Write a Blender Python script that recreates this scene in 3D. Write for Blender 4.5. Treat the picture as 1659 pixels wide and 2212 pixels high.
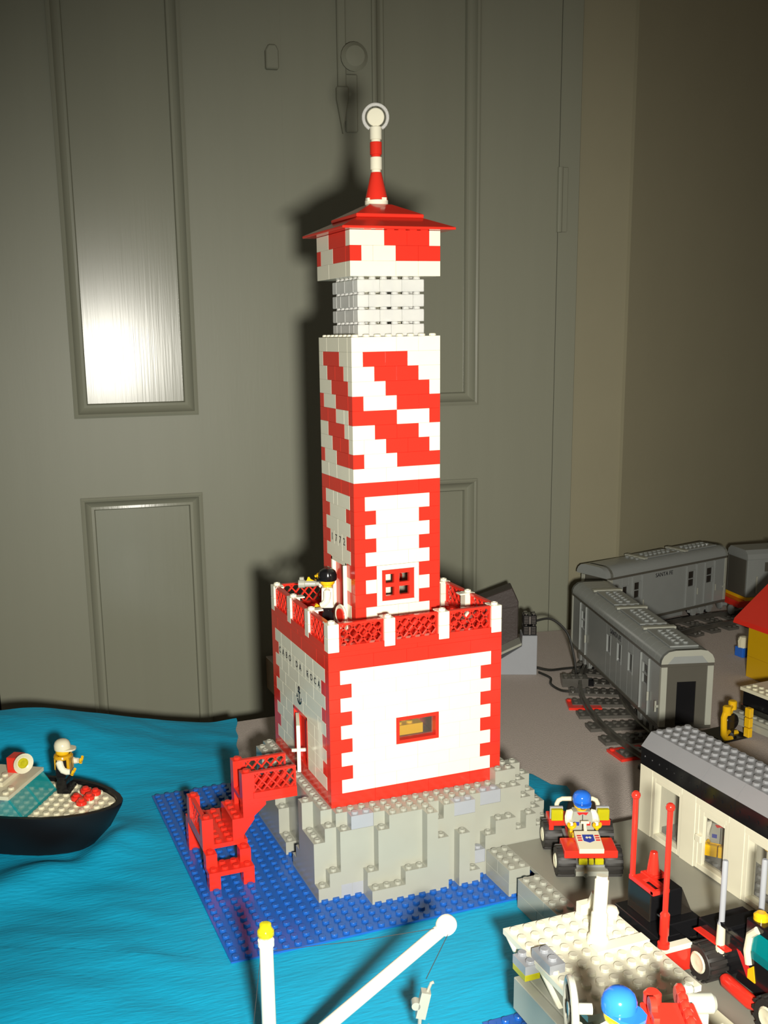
import bpy, bmesh, math, random
from mathutils import Vector, Matrix, Euler
random.seed(7)
S = 0.008                      # one stud pitch in metres; all lengths below are in studs
PI = math.pi
scn = bpy.context.scene
COL = scn.collection
for o in list(bpy.data.objects): bpy.data.objects.remove(o)

# ------------------------------------------------------------------ camera
cam_d = bpy.data.cameras.new('camera'); cam = bpy.data.objects.new('camera', cam_d); COL.objects.link(cam)
CAM = Vector((-27.590, -78.036, 39.144))
CROT = Euler((1.356, 0.01808, -0.36048), 'XYZ')
cam.location = CAM * S; cam.rotation_euler = CROT
cam_d.sensor_fit = 'AUTO'; cam_d.sensor_width = 36.0
cam_d.lens = 2287.18 * 36.0 / 2212.0
cam_d.shift_x = 87.58 / 2212.0; cam_d.shift_y = 112.39 / 2212.0
cam_d.clip_start = 0.01; cam_d.clip_end = 60
scn.camera = cam

# ------------------------------------------------------------------ world and light (one compact-camera flash in a dim room)
w = bpy.data.worlds.new('room_ambience'); scn.world = w; w.use_nodes = True
w.node_tree.nodes['Background'].inputs[0].default_value = (1.0, 0.86, 0.66, 1)
w.node_tree.nodes['Background'].inputs[1].default_value = 0.085
RM = CROT.to_matrix()
FL = CAM + RM @ Vector((5.4, -4.8, 0))
ld = bpy.data.lights.new('camera_flash', 'SPOT'); lo = bpy.data.objects.new('camera_flash', ld); COL.objects.link(lo)
lo.location = FL * S
aim = Vector((12.5, 8, 10))
lo.rotation_euler = (aim - FL).to_track_quat('-Z', 'Y').to_euler()
ld.energy = 43; ld.spot_size = math.radians(83); ld.spot_blend = 1.0; ld.shadow_soft_size = 0.018
ld.color = (1.0, 0.96, 0.86)
vs = scn.view_settings
vs.view_transform = 'Standard'; vs.look = 'None'; vs.gamma = 1; vs.exposure = 0.0; vs.use_curve_mapping = False

# ------------------------------------------------------------------ materials
MATS = {}
def mat(name, col, rough=0.2, metal=0, trans=0, ior=1.49, var=0.05, vscale=60, bump=0, bscale=400, coat=0, alpha=1, stretch=None, spec=0.5):
    m = bpy.data.materials.new(name); m.use_nodes = True
    nt = m.node_tree; b = nt.nodes['Principled BSDF']
    b.inputs['Roughness'].default_value = rough; b.inputs['Metallic'].default_value = metal
    b.inputs['Transmission Weight'].default_value = trans; b.inputs['IOR'].default_value = ior
    b.inputs['Coat Weight'].default_value = coat; b.inputs['Alpha'].default_value = alpha
    b.inputs['Specular IOR Level'].default_value = spec
    tc = nt.nodes.new('ShaderNodeTexCoord')
    n = nt.nodes.new('ShaderNodeTexNoise'); n.inputs['Scale'].default_value = vscale; n.inputs['Detail'].default_value = 3
    src = tc.outputs['Object']
    if stretch:
        mp = nt.nodes.new('ShaderNodeMapping'); mp.inputs['Scale'].default_value = stretch
        nt.links.new(src, mp.inputs[0]); src = mp.outputs[0]
    nt.links.new(src, n.inputs['Vector'])
    mx = nt.nodes.new('ShaderNodeMix'); mx.data_type = 'RGBA'
    mx.inputs[6].default_value = tuple(max(0, c * (1 - var)) for c in col) + (1,)
    mx.inputs[7].default_value = tuple(min(1, c * (1 + var)) for c in col) + (1,)
    nt.links.new(n.outputs['Fac'], mx.inputs[0]); nt.links.new(mx.outputs[2], b.inputs['Base Color'])
    if bump:
        n2 = nt.nodes.new('ShaderNodeTexNoise'); n2.inputs['Scale'].default_value = bscale; n2.inputs['Detail'].default_value = 4
        nt.links.new(src, n2.inputs['Vector'])
        bp = nt.nodes.new('ShaderNodeBump'); bp.inputs['Strength'].default_value = bump; bp.inputs['Distance'].default_value = 0.001
        nt.links.new(n2.outputs['Fac'], bp.inputs['Height']); nt.links.new(bp.outputs['Normal'], b.inputs['Normal'])
    MATS[name] = m
    return m
mat('white', (0.80, 0.775, 0.62), 0.16)
mat('red', (0.72, 0.032, 0.018), 0.16)
mat('blue_plate', (0.015, 0.11, 0.44), 0.22)
mat('cap_blue', (0.02, 0.14, 0.62), 0.12)
mat('grey', (0.34, 0.345, 0.29), 0.25)
mat('bluish_grey', (0.33, 0.345, 0.37), 0.25)
mat('mid_grey', (0.24, 0.25, 0.24), 0.25)
mat('train_grey', (0.25, 0.265, 0.255), 0.22)
mat('train_dark', (0.085, 0.08, 0.065), 0.3)
mat('roof_grey', (0.24, 0.245, 0.255), 0.22)
mat('road', (0.25, 0.245, 0.20), 0.35)
mat('track_dark', (0.085, 0.08, 0.07), 0.25)
mat('rail_metal', (0.16, 0.15, 0.13), 0.35, metal=0.7)
mat('black', (0.008, 0.008, 0.009), 0.14)
mat('hull_black', (0.006, 0.006, 0.007), 0.4, spec=0.25)
mat('rubber', (0.022, 0.02, 0.018), 0.55)
mat('yellow', (0.80, 0.47, 0.01), 0.16)
mat('house_yellow', (0.62, 0.36, 0.005), 0.3)
mat('vest_orange', (0.62, 0.33, 0.01), 0.2)
mat('cream', (0.70, 0.66, 0.48), 0.2)
mat('station_white', (0.72, 0.69, 0.53), 0.2)
mat('brown_dark', (0.045, 0.032, 0.028), 0.5, bump=0.2)
mat('chrome', (0.5, 0.5, 0.5), 0.12, metal=1)
mat('clear', (0.98, 0.98, 0.95), 0.04, trans=0.52, var=0.01)
mat('smoke', (0.03, 0.025, 0.02), 0.05, alpha=0.72)
mat('pane', (0.20, 0.18, 0.15), 0.03, alpha=0.16)
mat('teal_clear', (0.0, 0.42, 0.45), 0.05, alpha=0.34)
mat('yellow_clear', (0.78, 0.72, 0.02), 0.08, trans=0.5)
mat('red_clear', (0.65, 0.02, 0.015), 0.05, trans=0.5)
mat('print_black', (0.006, 0.006, 0.01), 0.3)
mat('print_blue', (0.03, 0.05, 0.30), 0.3)
mat('print_red', (0.55, 0.02, 0.02), 0.3)
mat('crepe', (0.0, 0.36, 0.60), 0.62, var=0.16, vscale=90, bump=0.55, bscale=420, stretch=(0.22, 1.0, 1.0))
mat('felt', (0.52, 0.45, 0.405), 0.95, var=0.22, vscale=700, bump=0.9, bscale=900)
mat('wood', (0.22, 0.13, 0.07), 0.5, var=0.25, vscale=20, stretch=(1, 8, 8))
mat('door_paint', (0.245, 0.25, 0.19), 0.45, spec=0.3, var=0.04, vscale=8, bump=0.05, bscale=60, stretch=(6, 6, 0.6))
mat('panel_paint', (0.245, 0.25, 0.19), 0.24, var=0.04, vscale=8, bump=0.07, bscale=70, stretch=(6, 6, 0.16))
mat('wall_paint', (0.27, 0.25, 0.165), 0.75, var=0.05, vscale=12, bump=0.12, bscale=130)
mat('floor_wood', (0.10, 0.06, 0.035), 0.5, var=0.2, vscale=6)
mat('cable', (0.02, 0.02, 0.018), 0.4)
mat('string', (0.03, 0.03, 0.03), 0.8)

# ------------------------------------------------------------------ mesh builder
class MB:
    def __init__(self): self.v = []; self.f = []; self.m = Matrix.Identity(4)
    def add(self, vs, fs):
        k = len(self.v); self.v += [self.m @ Vector(p) for p in vs]; self.f += [tuple(i + k for i in f) for f in fs]; return self
    def box(self, x0, x1, y0, y1, z0, z1):
        return self.add([(x0,y0,z0),(x1,y0,z0),(x1,y1,z0),(x0,y1,z0),(x0,y0,z1),(x1,y0,z1),(x1,y1,z1),(x0,y1,z1)],
            [(3,2,1,0),(4,5,6,7),(0,1,5,4),(1,2,6,5),(2,3,7,6),(3,0,4,7)])
    def prism(self, poly, z0, z1, axis='z'):
        """extrude a CCW polygon; axis z: (x,y); axis y: (x,z); axis x: (y,z)"""
        n = len(poly)
        def P(a, b, t): return (a, b, t) if axis == 'z' else ((a, t, b) if axis == 'y' else (t, a, b))
        vs = [P(a, b, z0) for a, b in poly] + [P(a, b, z1) for a, b in poly]
        fs = [tuple(range(n))[::-1], tuple(range(n, 2*n))] + [(i, (i+1) % n, n + (i+1) % n, n + i) for i in range(n)]
        return self.add(vs, fs)
    def lathe(self, prof, c=(0,0,0), n=16, axis='z'):
        """profile list of (r, h)"""
        vs = []; fs = []
        for r, h in prof:
            for i in range(n):
                a = 2*PI*i/n; x, y = r*math.cos(a), r*math.sin(a)
                p = (x, y, h) if axis == 'z' else ((x, h, y) if axis == 'y' else (h, x, y))
                vs.append((p[0]+c[0], p[1]+c[1], p[2]+c[2]))
        for j in range(len(prof)-1):
            for i in range(n): fs.append((j*n+i, j*n+(i+1) % n, (j+1)*n+(i+1) % n, (j+1)*n+i))
        fs.append(tuple(range(n))[::-1]); k = (len(prof)-1)*n; fs.append(tuple(range(k, k+n)))
        return self.add(vs, fs)
    def cyl(self, x, y, z0, z1, r, n=12, axis='z', r2=None): return self.lathe([(r, z0), (r if r2 is None else r2, z1)], (x, y, 0) if axis == 'z' else ((x, 0, y) if axis == 'y' else (0, x, y)), n, axis)
    def stud(self, x, y, z, n=10): return self.lathe([(0.3, 0), (0.3, 0.16), (0.265, 0.21)], (x, y, z), n)
    def studs(self, x0, y0, nx, ny, z, skip=()):
        for i in range(nx):
            for j in range(ny):
                if (i, j) not in skip: self.stud(x0+i+.5, y0+j+.5, z)
        return self
    def tube(self, pts, r, n=8, closed=False):
        pts = [Vector(p) for p in pts]; rs = r if isinstance(r, (list, tuple)) else [r]*len(pts)
        vs = []; fs = []; N = len(pts); up = None
        for i, p in enumerate(pts):
            if closed: t = (pts[(i+1) % N] - pts[i-1])
            else: t = pts[min(i+1, N-1)] - pts[max(i-1, 0)]
            t.normalize()
            if up is None: up = Vector((0,0,1)) if abs(t.z) < 0.9 else Vector((1,0,0))
            a = t.cross(up); a.normalize(); b = a.cross(t); up = b
            for k in range(n):
                q = p + (a*math.cos(2*PI*k/n) + b*math.sin(2*PI*k/n))*rs[i]; vs.append(tuple(q))
        m = N if closed else N-1
        for i in range(m):
            for k in range(n):
                j = (i+1) % N
                fs.append((i*n+k, i*n+(k+1) % n, j*n+(k+1) % n, j*n+k))
        if not closed: fs.append(tuple(range(n))); fs.append(tuple(range((N-1)*n, N*n))[::-1])
        return self.add(vs, fs)
    def ball(self, c, r, n=12, sq=(1,1,1)):
        pr = []
        m = max(4, n//2)
        vs = []; fs = []
        for j in range(1, m):
            t = PI*j/m
            for i in range(n):
                a = 2*PI*i/n; vs.append((c[0]+r*sq[0]*math.sin(t)*math.cos(a), c[1]+r*sq[1]*math.sin(t)*math.sin(a), c[2]+r*sq[2]*math.cos(t)))
        for j in range(m-2):
            for i in range(n): fs.append((j*n+i, (j+1)*n+i, (j+1)*n+(i+1) % n, j*n+(i+1) % n))
        fs.append(tuple(range(n))); k = (m-2)*n; fs.append(tuple(range(k, k+n))[::-1])
        return self.add(vs, fs)
    def mesh(self, name, bevel=0.0, smooth=True):
        me = bpy.data.meshes.new(name)
        me.from_pydata([tuple(p*S) for p in self.v], [], self.f); me.update()
        bm = bmesh.new(); bm.from_mesh(me)
        bmesh.ops.recalc_face_normals(bm, faces=bm.faces)
        if bevel:
            es = [e for e in bm.edges if len(e.link_faces) == 2 and e.calc_face_angle(0) > 0.6]
            bmesh.ops.bevel(bm, geom=es, offset=bevel*S, segments=1, affect='EDGES', profile=0.5)
        bm.to_mesh(me); bm.free()
        if smooth:
            for p in me.polygons: p.use_smooth = True
            me.set_sharp_from_angle(angle=math.radians(32))
        return me
    def build(self, name, m, parent=None, bevel=0.0, smooth=True, label=None):
        return obj(name, self.mesh(name, bevel, smooth), m, parent, label)
def obj(name, me, m, parent=None, label=None):
    if not me.materials: me.materials.append(MATS[m])
    o = bpy.data.objects.new(name, me); COL.objects.link(o)
    if parent: o.parent = parent
    if label: o['label'] = label
    return o
def tag(o, label, cat, group=None, kind=None):
    o['label'] = label; o['category'] = cat
    if group: o['group'] = group
    if kind: o['kind'] = kind
    return o
def struct(o): o['kind'] = 'structure'; return o
def thing(name, label, cat, loc=(0,0,0), rz=0, group=None, rot=None):
    o = bpy.data.objects.new(name, None); COL.objects.link(o); o.empty_display_size = 0.01
    o.location = Vector(loc)*S; o.rotation_euler = rot if rot else (0, 0, rz)
    return tag(o, label, cat, group)
CACHE = {}
def cached(key, fn):
    if key not in CACHE: CACHE[key] = fn()
    return CACHE[key]
G = 0.008      # joint half-gap between bricks
def brick_mesh(lx, ly, h, m, top=False):
    def f():
        cl = m == 'clear'
        b = MB().box(G, lx-G, G, ly-G, 0.004, h-(.2 if cl else .004))
        me = b.mesh('brick', 0.05 if cl else 0.015, False)
        if top:
            b2 = MB().studs(0, 0, lx, ly, h-(.21 if cl else .01)); m2 = b2.mesh('s', 0, True)
            bm = bmesh.new(); bm.from_mesh(me); bm.from_mesh(m2); bm.to_mesh(me); bm.free(); bpy.data.meshes.remove(m2)
            me.set_sharp_from_angle(angle=math.radians(32))
        me.materials.append(MATS[m]); return me
    return cached(('brick', lx, ly, h, m, top), f)
def brick(x, y, z, lx, ly, h, m, parent, top=False, name='brick'):
    o = obj(name, brick_mesh(lx, ly, h, m, top), m, parent); o.location = Vector((x, y, z))*S; return o
def text_mesh(s, size, m, depth=0.03):
    cu = bpy.data.curves.new('t', 'FONT'); cu.body = s; cu.size = size*S; cu.extrude = depth*S*0.5; cu.align_x = 'CENTER'; cu.align_y = 'CENTER'; cu.resolution_u = 3
    t = bpy.data.objects.new('t', cu); COL.objects.link(t)
    dg = bpy.context.evaluated_depsgraph_get(); dg.update()
    me = bpy.data.meshes.new_from_object(t.evaluated_get(dg)); bpy.data.objects.remove(t); bpy.data.curves.remove(cu)
    me.materials.clear(); me.materials.append(MATS[m]); return me

# ================================================================== THE ROOM
WA = math.radians(-7.3); WO = Vector((57.2, 62.6, 0)); WD = Vector((math.cos(WA), math.sin(WA), 0))
def wall_root(name, label):
    o = bpy.data.objects.new(name, None); COL.objects.link(o); o.empty_display_size = 0.01
    o.location = WO*S; o.rotation_euler = (0, 0, WA); o['kind'] = 'structure'; o['label'] = label; return o
def moulding(x0, x1, z0, z1):
    prof = [(0, .02), (0, -.42), (.28, -.55), (.55, -.42), (.7, -.05), (1.15, .3), (1.4, .42), (1.75, .35), (1.9, .62), (1.9, 1.05)]
    b = MB(); vs = []; fs = []
    for d, y in prof: vs += [(x0+d, y, z0+d), (x1-d, y, z0+d), (x1-d, y, z1-d), (x0+d, y, z1-d)]
    for j in range(len(prof)-1):
        for i in range(4): fs.append((j*4+i, j*4+(i+1) % 4, (j+1)*4+(i+1) % 4, (j+1)*4+i))
    return b.add(vs, fs)
ZF, ZT = -97.0, 165.0
def leaf(root, s0, s1, p0, p1):
    rails = [(ZF+.5, ZF+16), (17.2, 28.5), (148, ZT)]
    for a, c in ((s0, p0), (p1, s1)): MB().box(a, c, 0, 3, ZF+.5, ZT).build('stile', 'door_paint', root, 0, False)
    for a, c in rails: MB().box(p0, p1, 0.0, 3, a, c).build('rail', 'door_paint', root, 0, False)
    for a, c in ((ZF+16, 17.2), (28.5, 148)):
        MB().box(p0, p1, 1.0, 1.8, a, c).build('panel', 'panel_paint', root, 0, False)
        moulding(p0-.15, p1+.15, a-.15, c+.15).build('moulding', 'panel_paint', root)
d1 = wall_root('door_1', 'left leaf of the grey-green panelled double door'); leaf(d1, -81.5, -38.5, -68.4, -51.8)
d2 = wall_root('door_2', 'right leaf of the grey-green panelled double door'); leaf(d2, -38.497, 1.9, -25.8, -10.4)
# bolt, knob and plates on the door
b = MB().box(-30.85, -29.65, -.7, .0, 71.5, 150); b.build('bolt_rod', 'door_paint', d2, 0.15)
b = MB().prism([(-31.1, 71.8), (-31.1, 70.2), (-30.25, 65.6), (-29.4, 70.2), (-29.4, 71.8)][::-1], -1.0, 0, 'y'); b.build('bolt_tip', 'door_paint', d2, 0.2)
b = MB().lathe([(1.0, 0), (1.1, -.8), (1.75, -1.6), (1.85, -2.2), (1.3, -2.7), (.3, -2.8)], (-28.9, 0, 75.2), 20, 'y'); b.build('knob', 'door_paint', d2)
b = MB().box(-29.8, -28.1, -.6, 0, 66, 73.4); b.build('lock_plate', 'door_paint', d2, 0.15)
b = MB().prism([(-40.7, 73.6), (-38.95, 73.6), (-38.95, 75.9), (-39.3, 76.6), (-40.3, 76.6), (-40.7, 75.9)], -1.1, 0, 'y'); b.build('latch_plate', 'door_paint', d1, 0.15)
b = MB().cyl(2.1, -.2, 53, 62, .42, 10); b.build('hinge', 'door_paint', d2)
b = MB().box(2.0, 3.3, -.35, .2, 53, 62); b.build('hinge_leaf', 'door_paint', d2, 0.08)
wb = wall_root('wall_back', 'beige wall around the double door')
MB().box(5.25, 14.5, .5, 6, ZF, 230).build('wall_strip', 'wall_paint', wb, 0, False)
MB().box(-220, -85.2, .5, 6, ZF, 230).build('wall_strip', 'wall_paint', wb, 0, False)
MB().box(-85.2, 5.25, .5, 6, ZT+3.6, 230).build('wall_strip', 'wall_paint', wb, 0, False)
tr = wall_root('trim_1', 'grey-green door frame')
MB().box(2.05, 5.25, 0.0, 4, ZF, ZT+3.5).build('jamb', 'door_paint', tr, 0.1, False)
MB().box(-85.2, -81.7, 0.0, 4, ZF, ZT+3.5).build('jamb', 'door_paint', tr, 0.1, False)
MB().box(-81.7, 2.05, 0.0, 4, ZT+.2, ZT+3.5).build('head', 'door_paint', tr, 0.1, False)
MB().box(-81.6, 2.0, 3.1, 4, ZF, ZT).build('backing', 'door_paint', tr, 0, False)
WC = WO + WD*13.75
wr = bpy.data.objects.new('wall_right', None); COL.objects.link(wr); wr.location = WC*S; wr.rotation_euler = (0, 0, math.radians(20)); wr['kind'] = 'structure'; wr.empty_display_size = .01
MB().box(0, 150, 0, 6, ZF, 230).build('wall_face', 'wall_paint', wr, 0, False)
struct(MB().box(-260, 260, -260, 190, ZF-2, ZF).build('floor', 'floor_wood'))

# ================================================================== TABLE AND COVERINGS
def sm(t): t = max(0, min(1, t)); return t*t*(3-2*t)
tb = thing('table', 'wooden table standing against the panelled door under everything', 'table', (0, 0, ZF))
TP = [(-90, -72), (128, -72), (128, 79.5), (112, 73.8), (71.5, 60.0), (57, 62.2), (14, 67.4), (14, 42.6), (-90, 42.6)]
b = MB(); b.prism(TP, ZF*-1-12.5, ZF*-1-7.75); b.build('tabletop', 'wood', tb, 0.1, False)
for x, y in ((-86, -68), (120, -68), (-86, 38), (120, 82), (16, 38)):
    MB().lathe([(1.6, .02), (2.6, 60), (3.0, 84.6)], (x, y, 0), 10).build('leg', 'wood', tb)
def inside(x, y, P):
    c = False; n = len(P)
    for i in range(n):
        x1, y1 = P[i]; x2, y2 = P[(i+1) % n]
        if (y1 > y) != (y2 > y) and x < (x2-x1)*(y-y1)/(y2-y1)+x1: c = not c
    return c
def sheet(name, xs, ys, zf, m, thick=0.05, keep=None):
    nx, ny = len(xs), len(ys); vs = []; fs = []
    for j, y in enumerate(ys):
        for i, x in enumerate(xs):
            X, Y = (x(y, i/(nx-1)) if callable(x) else x), (y)
            vs.append((X, Y, zf(X, Y)))
    for j in range(ny-1):
        for i in range(nx-1): fs.append((j*nx+i, j*nx+i+1, (j+1)*nx+i+1, (j+1)*nx+i))
    k = len(vs); vs += [(a, c, d-thick) for a, c, d in vs]
    edge = [(j*nx, (j+1)*nx) for j in range(ny-1)] + [(j*nx+nx-1, (j+1)*nx+nx-1) for j in range(ny-1)] + [(i, i+1) for i in range(nx-1)] + [((ny-1)*nx+i, (ny-1)*nx+i+1) for i in range(nx-1)]
    fs += [tuple(q+k for q in f[::-1]) for f in fs]
    fs += [(a, c, c+k, a+k) for a, c in edge]
    b = MB(); b.add(vs, fs); return b.build(name, m)
def lin(a, c, n): return [a+(c-a)*i/(n-1) for i in range(n)]
b = MB(); b.prism([(x*.999, y*.999) for x, y in TP], -7.72, -7.5); fo = b.build('felt_cover', 'felt', None, 0.03, False)
tag(fo, 'grey-brown felt cover spread over the whole table', 'cover')
def sea(x, y):
    z = -7.42 + 5.2*sm((2-x)/27)*sm((y-25)/17)
    d = ((x+20.5)*0.5 - (y-17.5)*0.866 - 3.6)                   # ridge in front of the boat's bow
    a = (x+20.5)*0.866 + (y-17.5)*0.5
    z += 1.1*math.exp(-(d/3.0)**2)*sm((9.5-a)/7)*sm((a+26)/8)
    z += 1.3*math.exp(-((x+27)/9)**2-((y+7)/11)**2)
    f = sm((-11.5-x)/4) if y < 26 else 1
    z += f*(.06*math.sin(.45*x+.7*y+1.2*math.sin(.35*x)) + .035*math.sin(1.7*y+.5*x+math.sin(.8*x)))
    bx, by = (x+21.2)*.848-(y-17.9)*.53, (x+21.2)*.53+(y-17.9)*.848     # hollow the sheet under the hull
    q = sm((5.6-abs(by))/3)*sm((6.2-bx)/4)
    z = z*(1-q)-7.44*q
    return max(z, -7.44)
def seamy(x): return -7.1-.42*(x+10.4) if x < -10.4 else -6.9
def right_edge(y): return 1.2+.25*max(y-36, -12)-.12*math.sin(y*1.3)
s1 = sheet('crepe_sheet', [(lambda y, t: -62+(right_edge(y)+62)*t) for _ in range(130)], lin(-11, 43.4, 110), lambda x, y: sea(x, y) if y > -9 else sea(x, y), 'crepe', 0.04)
tag(s1, 'wrinkled cyan-blue crepe sheet under the black boat and baseplate', 'crepe paper', 'crepe paper sea')
def build_front():
    xs = lin(-66, 23, 130); n = 80; vs = []; fs = []
    for j in range(n):
        t = j/(n-1)
        for x in xs:
            yb = seamy(x); y = yb+(-68-yb)*t
            vs.append((x, y, sea(x, y)+.05+.12*math.exp(-(t*30)**2)*max(0, min(1, (-10.5-x)/3))*abs(math.sin(x*.5))))
    m = len(xs)
    for j in range(n-1):
        for i in range(m-1): fs.append((j*m+i, (j+1)*m+i, (j+1)*m+i+1, j*m+i+1))
    k = len(vs); vs += [(a, c, d-.03) for a, c, d in vs]
    fs += [tuple(q+k for q in f[::-1]) for f in fs] + [(i, i+1, i+1+k, i+k) for i in range(m-1)] + [((n-1)*m+i, (n-1)*m+i+1, (n-1)*m+i+1+k, (n-1)*m+i+k) for i in range(m-1)]
    b = MB(); b.add(vs, fs); return b.build('crepe_sheet', 'crepe')
tag(build_front(), 'smooth cyan-blue crepe sheet in the foreground under the white poles', 'crepe paper', 'crepe paper sea')
b = MB()
FP = [(20.5, -2.5), (25.5, -1.5), (26.6, 5.5), (29.0, 8.6), (29.6, 10.2), (28.2, 10.9), (27.8, 14.1), (26.6, 13.9), (23.0, 8.4), (21.0, 4)]
k = len(FP); zz = [-7.4, -7.4, -7.2, -7.05, -7.3, -7.2, -7.25, -6.9, -6.6, -7.3]
b.add([(x, y, z) for (x, y), z in zip(FP, zz)] + [(25.2, 6.5, -6.5)] + [(x, y, -7.46) for x, y in FP],
      [(i, (i+1) % k, k) for i in range(k)] + [(i, i+k+1, (i+1) % k+k+1, (i+1) % k) for i in range(k)] + [tuple(range(k+1, 2*k+1))])
tag(b.build('crepe_scrap', 'crepe'), 'torn scrap of blue crepe paper behind the grey rocks', 'crepe paper')

BX, BY, BZ = -11.0, -7.55, -7.2
b = MB().box(0, 32, 0, 32, -.16, 0).studs(0, 0, 32, 32, 0)
o = b.build('baseplate', 'blue_plate'); o.location = Vector((BX, BY, BZ))*S
tag(o, 'large square dark blue studded baseplate under the lighthouse rocks', 'baseplate')

# ================================================================== ROCK (moulded grey rock panels and a few loose bricks)
H = {}   # cell (i, j) -> top in plates (0.4 stud) relative to z = 0; foot at -18
for i in range(0, 15): H[(i, -1)] = 0
H.update({(-1,-1): -3, (-2,-1): -6, (-2,-2): -15, (-1,-2): -12, (0,-2): -3, (1,-2): -3, (2,-2): -3})
for i in range(3, 13): H[(i, -2)] = 0
H.update({(13,-2): -3, (14,-2): -3, (2,-3): -12, (3,-3): -3, (4,-3): 0, (5,-3): 0, (6,-3): 0, (7,-3): 0, (8,-3): -3, (9,-3): 0, (10,-3): -3, (11,-3): -3, (12,-3): -15, (13,-3): -9, (14,-3): -6})
H.update({(2,-4): -15, (3,-4): -15, (4,-4): -15, (5,-4): -12, (6,-4): -12, (7,-4): 0, (8,-4): -6, (10,-4): -6, (11,-4): -15})
RIGHT = {(15,-1): 3, (16,-1): 3, (15,-2): 0, (16,-2): 0, (17,-1): 0, (17,-2): -3, (18,-2): -6, (18,-1): -3, (15,-3): -6, (16,-3): -9, (17,-3): -6, (18,-3): -9, (19,-2): -9, (19,-1): -6, (16,0): 3, (17,0): 3, (18,0): 0, (19,0): -6}
for j in range(1, 18): RIGHT[(16, j)] = 3 if j < 3 else 0; RIGHT[(17, j)] = 0 if j < 6 else -6; RIGHT[(18, j)] = -6
LEFT = {}
for j in range(0, 17): LEFT[(-1, j)] = 0
LEFT.update({(-2,0): -6, (-2,1): -6, (-2,2): 0, (-2,3): -12, (-2,4): -15, (-2,7): -15, (-2,8): -15, (-2,9): -9, (-2,10): 0, (-2,11): 0, (-2,12): -3, (-2,13): -3, (-2,14): 0, (-2,15): 0})
LEFT[(-1, 6)] = 0
ALLH = dict(H); ALLH.update(RIGHT); ALLH.update(LEFT)
rock = thing('rock_outcrop', 'grey stepped rock outcrop of moulded panels under the lighthouse', 'rock', (8, 8, -7.2))
def rock_panel(cells, name='rock_panel'):
    b = MB(); ox, oy, oz = -8, -8, 7.2
    def hh(i, j):
        if 0 <= i < 16 and 0 <= j < 16: return 0
        return ALLH.get((i, j), -18)
    for (i, j), h in cells.items():
        z = h*.4+oz; x0, x1, y0, y1 = i+ox, i+1+ox, j+oy, j+1+oy
        b.add([(x0,y0,z),(x1,y0,z),(x1,y1,z),(x0,y1,z)], [(0,1,2,3)])
        for (di, dj), (pa, pb) in {(-1,0): ((x0,y1),(x0,y0)), (1,0): ((x1,y0),(x1,y1)), (0,-1): ((x0,y0),(x1,y0)), (0,1): ((x1,y1),(x0,y1))}.items():
            hn = hh(i+di, j+dj)
            if hn < h:
                zb = hn*.4+oz
                b.add([pa+(zb,), pb+(zb,), pb+(z,), pa+(z,)], [(0,1,2,3)])
        b.lathe([(.3, 0), (.3, .16), (.27, .2), (.17, .2), (.17, .16)], (x0+.5, y0+.5, z), 12)
    return b.build(name, 'grey', rock)
rock_panel({k: v for k, v in H.items() if k[0] < 2}); rock_panel({k: v for k, v in H.items() if 2 <= k[0] < 9}); rock_panel({k: v for k, v in H.items() if k[0] >= 9})
rock_panel(RIGHT); rock_panel(LEFT)
MB().box(-8, 8, -8, 8, .01, 7.19).build('rock_core', 'grey', rock, 0, False)
for x, y, z, lx, ly in ((1, -2, -1.2, 2, 1), (10, -3, -1.2, 2, 1), (13, -2, -1.2, 2, 1), (12, -3, -6.0, 1, 1)):
    brick(x-8, y-8, z+7.2, lx, ly, 1.2, 'bluish_grey', rock, True)
for x, y in ((0, -2.02), (1, -2.02)): brick(x-8, y-8, .01, 1, 1, 1.2, 'bluish_grey', rock)

# ================================================================== LIGHTHOUSE
lh = thing('lighthouse', 'tall red and white toy brick lighthouse with diagonal stripes and red pagoda roof', 'lighthouse', (0, 0, 0.0))
BR = 1.2
MERGE = {}
def merged(m, x, y, z, lx, ly, h):
    MERGE.setdefault(m, MB()).box(x+G, x+lx-G, y+G, y+ly-G, z+.004, z+h-.004)
def split(n, row):
    out = []
    pref = [4, 3, 2, 4, 3]
    k = row
    while n > 0:
        c = pref[k % 5]; k += 1
        if c > n: c = n
        if n-c == 1 and c > 1 and n > 2: c -= 1
        out.append(c); n -= c
    return out
def runs(cells, row):
    """cells: list of colour letters or None -> list of (start, len, letter)"""
    res = []; i = 0
    while i < len(cells):
        j = i
        while j < len(cells) and cells[j] == cells[i]: j += 1
        if cells[i]:
            p = i
            for c in (split(j-i, row) if cells[i] in 'RW' else [1]*(j-i)): res.append((p, c, cells[i])); p += c
        i = j
    return res
CN = {'R': 'red', 'W': 'white', 'L': 'white'}
def course(x0, y0, n, z, h, front, left, row, top=False):
    """front: string over x (near side), left: string over y from far to near; one course of a square tower"""
    for p, c, k in runs([ch if ch != '.' else None for ch in front], row):
        brick(x0+p, y0, z, c, 1, h, CN[k], lh, top)
    lf = [ch if ch != '.' else None for ch in left]           # index 0 = far (y = n-1) ... n-1 = near
    cells = lf[::-1][1:]                                      # y = 1 .. n-1
    for p, c, k in runs(cells, row+2):
        brick(x0, y0+1+p, z, 1, c, h, CN[k], lh, top)
    back = front.replace('.', 'W')[1:]; right = left.replace('.', 'W')[::-1][1:-1]
    for p, c, k in runs(list(back), row+1): merged(CN[k], x0+1+p, y0+n-1, z, c, 1, h)
    for p, c, k in runs(list(right), row+3): merged(CN[k], x0+n-1, y0+1+p, z, 1, c, h)
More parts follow.
